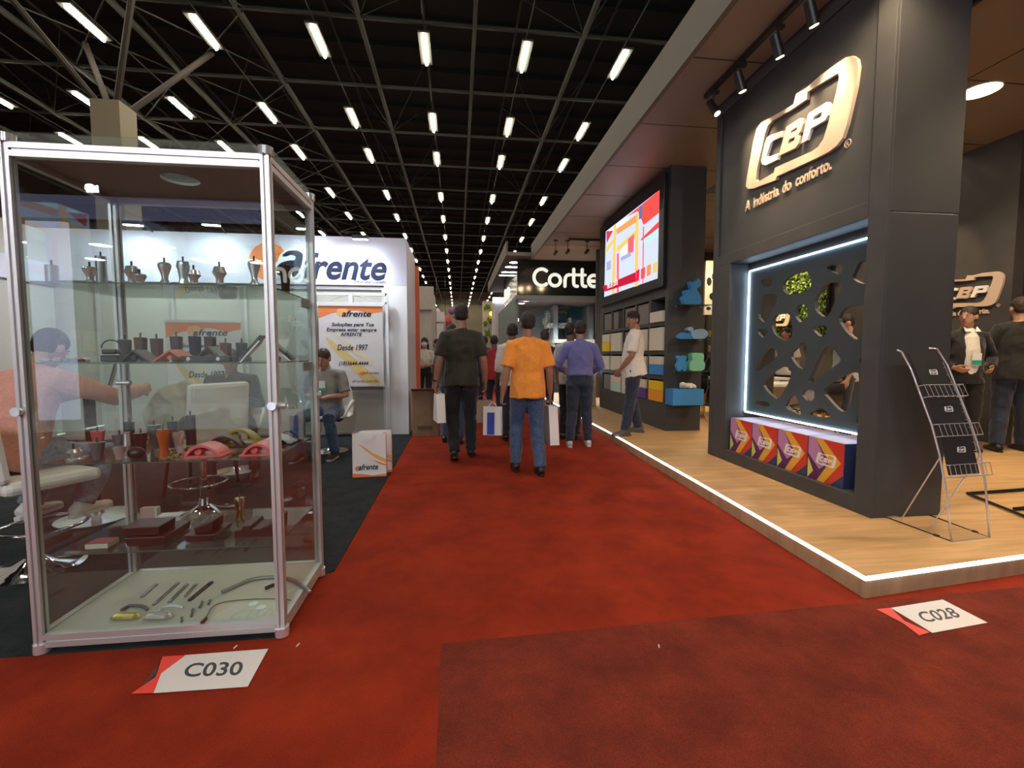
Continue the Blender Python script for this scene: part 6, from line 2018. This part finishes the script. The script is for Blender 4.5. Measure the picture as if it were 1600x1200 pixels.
# 14 seated man with phone
seat_pose = dict(P=(0, -.02, .53), C=(0, .02, .84), N=(0, .07, 1.06), H=(0, .125, 1.19), SL=(-.19, .05, .99), SR=(.19, .05, .99), EL=(-.25, .08, .73), ER=(.25, .08, .73),
                 WL=(-.09, .30, .73), WR=(.09, .30, .73), HL=(-.10, 0, .50), HR=(.10, 0, .50), KL=(-.17, .42, .50), KR=(.17, .42, .50), AL=(-.20, .34, .085), AR=(.18, .46, .085))
p14, J14, _ = person('seated man in grey polo shirt and jeans looking down at his phone', (-1.62, 5.95, .006), PI + math.radians(-8), 1.74, seat_pose,
                     cloth('grey_polo', (.26, .25, .23)), DENIM, SHOEB, HAIRB, SK_L, head_pitch=-.32, collar=True, sole=SHOEW, curl=.8, palm=((.2, .5, .6), (-.2, .5, .6), (0, 0, 1), (0, 0, 1)))
c = to_world(p14, (J14['WL'] + J14['WR']) / 2 + Vector((0, .09, .035)))
t = thing('smartphone', 'black smartphone held in both hands by the seated man', 'phone', tuple(c))
MB().box(c, (.075, .012, .15), Matrix.Rotation(.7, 4, 'X')).build('case', BLACKP, t, bevel=.004)
MB().box(c + Vector((0, .007, .004)), (.066, .002, .138), Matrix.Rotation(.7, 4, 'X')).build('display', emission('phone_screen', (.5, .6, .8), .6), t)
q = to_world(p14, J14['C'] + Vector((0.02, .15, .02)))
t = thing('name_badge', 'white badge with green stripe on the chest of the man with the phone', 'badge', tuple(q))
MB().box(q, (.10, .006, .12), Matrix.Rotation(.1, 4, 'X')).build('card', WHITEP, t)
MB().box(q + Vector((0, -.004, -.045)), (.10, .003, .035), Matrix.Rotation(.1, 4, 'X')).build('green_band', mat('badge_green', (.02, .40, .25), .5), t)

# 15 woman in pink sweater on the white stool
stool_pose = dict(P=(0, .0, .69), C=(0, .09, 1.0), N=(0, .19, 1.21), H=(.0, .28, 1.33), SL=(-.17, .16, 1.13), SR=(.17, .16, 1.13), EL=(-.25, .40, .98), ER=(.34, .36, 1.01),
                  WL=(-.05, .52, 1.03), WR=(.30, .62, 1.04), HL=(-.10, .02, .66), HR=(.10, .02, .66), KL=(-.16, .42, .66), KR=(.19, .42, .62), AL=(-.14, .22, .32), AR=(.17, .26, .32))
p15, J15, _ = person('woman in salmon pink sweater and torn jeans hunched on a white stool', (-2.56, 2.90, .006), math.radians(-8), 1.68, stool_pose,
                     cloth('salmon', (.55, .26, .20)), DENIML, SHOEW, HAIRD, SK_L, sleeve='long', hairstyle='short', head_pitch=-.5, build=1.08)
# 16 man in dark jacket seated
p16, J16, _ = person('seated man in black jacket with a blue badge behind the cabinet post', (-2.35, 5.08, .006), math.radians(200), 1.72,
                     dict(seat_pose, WL=(-.12, .34, .80), WR=(.16, .36, .62)), cloth('jacket_black', (.012, .014, .016)), cloth('charcoal', (.03, .035, .04)), SHOEB, HAIRD, SK_M, sleeve='long', jacket=True, head_pitch=-.2)

# 18 man in black suit, hand on hip, right interior
p = onY(1512, 480, 4.7)
p18, J18, _ = person('man in black suit jacket and white shirt with hand on hip by the second logo', (p.x + .02, 4.7, PZ), math.radians(160), 1.70,
                     dict(EL=(-.33, -.10, 1.14), WL=(-.20, .10, 1.02), ER=(.36, -.12, 1.15), WR=(.17, .08, 1.02)), cloth('suit_black', (.010, .010, .013)), BLK, SHOEB, HAIRB, SK_L, sleeve='long', jacket=True, head_yaw=-.95, build=1.04)
b = MB(); n_ = J18['N']
b.loft([n_ + Vector((0, .035, -.01)), n_ + Vector((0, .08, -.10)), n_ + Vector((0, .10, -.25)), n_ + Vector((0, .105, -.40)), n_ + Vector((0, .10, -.56))], [(.05, .05), (.075, .055), (.085, .06), (.08, .06), (.085, .06)], side=(1, 0, 0), n=18)
b.build('white_shirt', cloth('white', None), p18, local=True)
for e in (-1, 1):
    b = MB(); b.poly([n_ + Vector((e * .02, .10, -.03)), n_ + Vector((e * .065, .05, .03)), n_ + Vector((e * .075, .10, -.03))], (0, .012, 0)); b.build('shirt_collar', cloth('white', None), p18, local=True)
b = MB(); b.bb(-.045, .045, .168, .172, n_.z - .42, n_.z - .28); b.build('badge_card', WHITEP, p18, local=True)
b = MB(); b.bb(-.045, .045, .173, .176, n_.z - .41, n_.z - .36); b.build('badge_band', MATS['badge_green'], p18, local=True)
# 19 man in black sweater at the right edge
q = onZ(1572, 705, PZ)
p19, J19, _ = person('man in black sweater and dark jeans seen from behind at the right frame edge', (q.x + .05, q.y, PZ), math.radians(-28), 1.80,
                     dict(EL=(-.28, .02, 1.15), WL=(-.20, .2, 1.05), AL=(-.16, -.08, .085), AR=(.15, .10, .085)), cloth('sweater_black', (.010, .010, .009)), DENIMD, SHOEB, HAIRB, SK_L, sleeve='long', build=1.15)
for dz, ln in ((-.20, .10), (-.30, .16)):
    b = MB(); n_ = J19['N']; b.box((.06, -.135 - .0, n_.z + dz), (ln, .02, .012), Matrix.Rotation(.25, 4, 'Y')); b.build('green_print', mat('lime_print', (.35, .65, .10), .6), p19, local=True)
# 20-22 people seen through the lattice and between the pillars
q = onY(1228, 520, 7.6)
person('dark haired woman seen through a left lattice hole below the small logo', (q.x, 7.6, PZ), math.radians(120), 1.62, {}, cloth('white', None), BLK, SHOEB, HAIRD, SK_M, hairstyle='long', detail=False)
q = onY(1322, 500, 5.4)
person('man in pale grey top bending his head, seen through the right lattice hole', (q.x, 5.4, PZ), math.radians(70), 1.66, {}, cloth('pale_grey', None), DENIMD, SHOEB, HAIRD, SK_L, detail=False, head_pitch=-.4)
q = onZ(1122, 648, PZ)
person('person in black jacket seated on the tall chair seen between the pillars', (q.x, q.y, PZ), math.radians(20), 1.66,
       dict(seat_pose, P=(0, -.02, .68), C=(0, .02, .97), N=(0, .06, 1.18), H=(0, .12, 1.31), SL=(-.19, .05, 1.11), SR=(.19, .05, 1.11), EL=(-.25, .15, .87), ER=(.25, .15, .87), WL=(-.1, .36, .9), WR=(.1, .36, .9), HL=(-.1, 0, .66), HR=(.1, 0, .66), KL=(-.15, .42, .66), KR=(.15, .42, .66), AL=(-.15, .34, .3), AR=(.15, .34, .3)),
       BLK, DENIMD, SHOEB, HAIRB, SK_L, sleeve='long', detail=False)

# ------------------------------------------------------------------ bags in the hands of the walkers


def hand_bag(name, label, hand, w, h, d, rz, m, side_m, prints=(), txt=None, lift=.10, vtext=False):
    t = thing(name, label, 'bag', (hand.x, hand.y, hand.z - lift - h), rz)
    b = MB()
    b.poly([(-w / 2, -d / 2, 0), (w / 2, -d / 2, 0), (w / 2, -d / 4, h), (-w / 2, -d / 4, h)], (0, .003, 0))
    b.poly([(-w / 2, d / 2, 0), (w / 2, d / 2, 0), (w / 2, d / 4, h), (-w / 2, d / 4, h)], (0, -.003, 0))
    b.bb(-w / 2, w / 2, -d / 2, d / 2, 0, .003)
    b.build('bag_body', m, t, local=True)
    for s in (-1, 1):
        MB().poly([(s * w / 2, -d / 2, 0), (s * w / 2, d / 2, 0), (s * w / 2, d / 4, h), (s * w / 2, -d / 4, h)], (-.002 * s, 0, 0)).build('side_gusset', side_m, t, local=True)
    for (x0, x1, z0, z1, pm) in prints:
        f = lambda a, c: (-w / 2 + a * w, -d / 2 + d / 4 * c - .002, c * h)
        MB().poly([f(x0, z0), f(x1, z0), f(x1, z1), f(x0, z1)], (0, .001, 0)).build('printed_panel', pm, t, local=True)
    MB().tube([(-w * .25, -d / 4, h * .97), (-w * .14, -.01, h + lift * .6), (0, 0, h + lift), (w * .14, -.01, h + lift * .6), (w * .25, -d / 4, h * .97)], .004, n=6).build('handle', m, t, local=True)
    if txt:
        me = text_mesh(txt, .05, 0, .001)
        xs = [v.co.x for v in me.vertices]; x0 = min(xs); ww = max(xs) - x0
        L = h * .62 if vtext else w * .6
        for v in me.vertices: v.co.x = (v.co.x - x0) * L / ww
        fr = frame((-w * .10, -d / 2 + .0, h * .2), (0, .045, 1), (-1, 0, 0)) if vtext else frame((-w * .3, -d / 2 + .0, h * .45), (1, 0, 0), (0, .045, 1))
        MB().mesh(me, fr).build('lettering', INK, t, local=True, recalc=False)
    return t


def hand_of(t, J, side, dz=.10):
    d = (J['W' + side] - J['E' + side]).normalized()
    return to_world(t, J['W' + side] + d * dz)


BLU = mat('bag_blue', (.03, .06, .40), .5)
hL = hand_of(p1, J1, 'L')
hand_bag('paper_bag', 'white paper bag with dark lettering in the left hand of the olive man', hL + Vector((.05, .02, 0)), .10, .33, .30, math.radians(12), BAGW, BAGW, txt='COMPANY'[:0] or None, lift=.03)
hR = hand_of(p1, J1, 'R')
q = onY(770, 655, hR.y + .25)
hand_bag('paper_bag', 'white and blue paper bag held by the white shirted man', onY(770, 628, 5.75), .24, .36, .10, math.radians(-15), BAGW, BAGW, prints=((.22, .62, .02, .8, BLU),), lift=.06)
hand_bag('paper_bag', 'kraft brown carrier bag held beyond the right hand of the olive man', onY(752, 618, 6.1), .34, .30, .12, math.radians(-10), mat('kraft', (.36, .29, .23), .8), MATS['kraft'], lift=.06)
hR2 = hand_of(p2, J2, 'R')
hand_bag('paper_bag', 'greyish white paper bag hanging at the right side of the orange man', onY(861, 625, 4.75), .10, .40, .30, math.radians(5), BAGW, mat('bag_grey', (.35, .33, .33), .5), lift=.06)
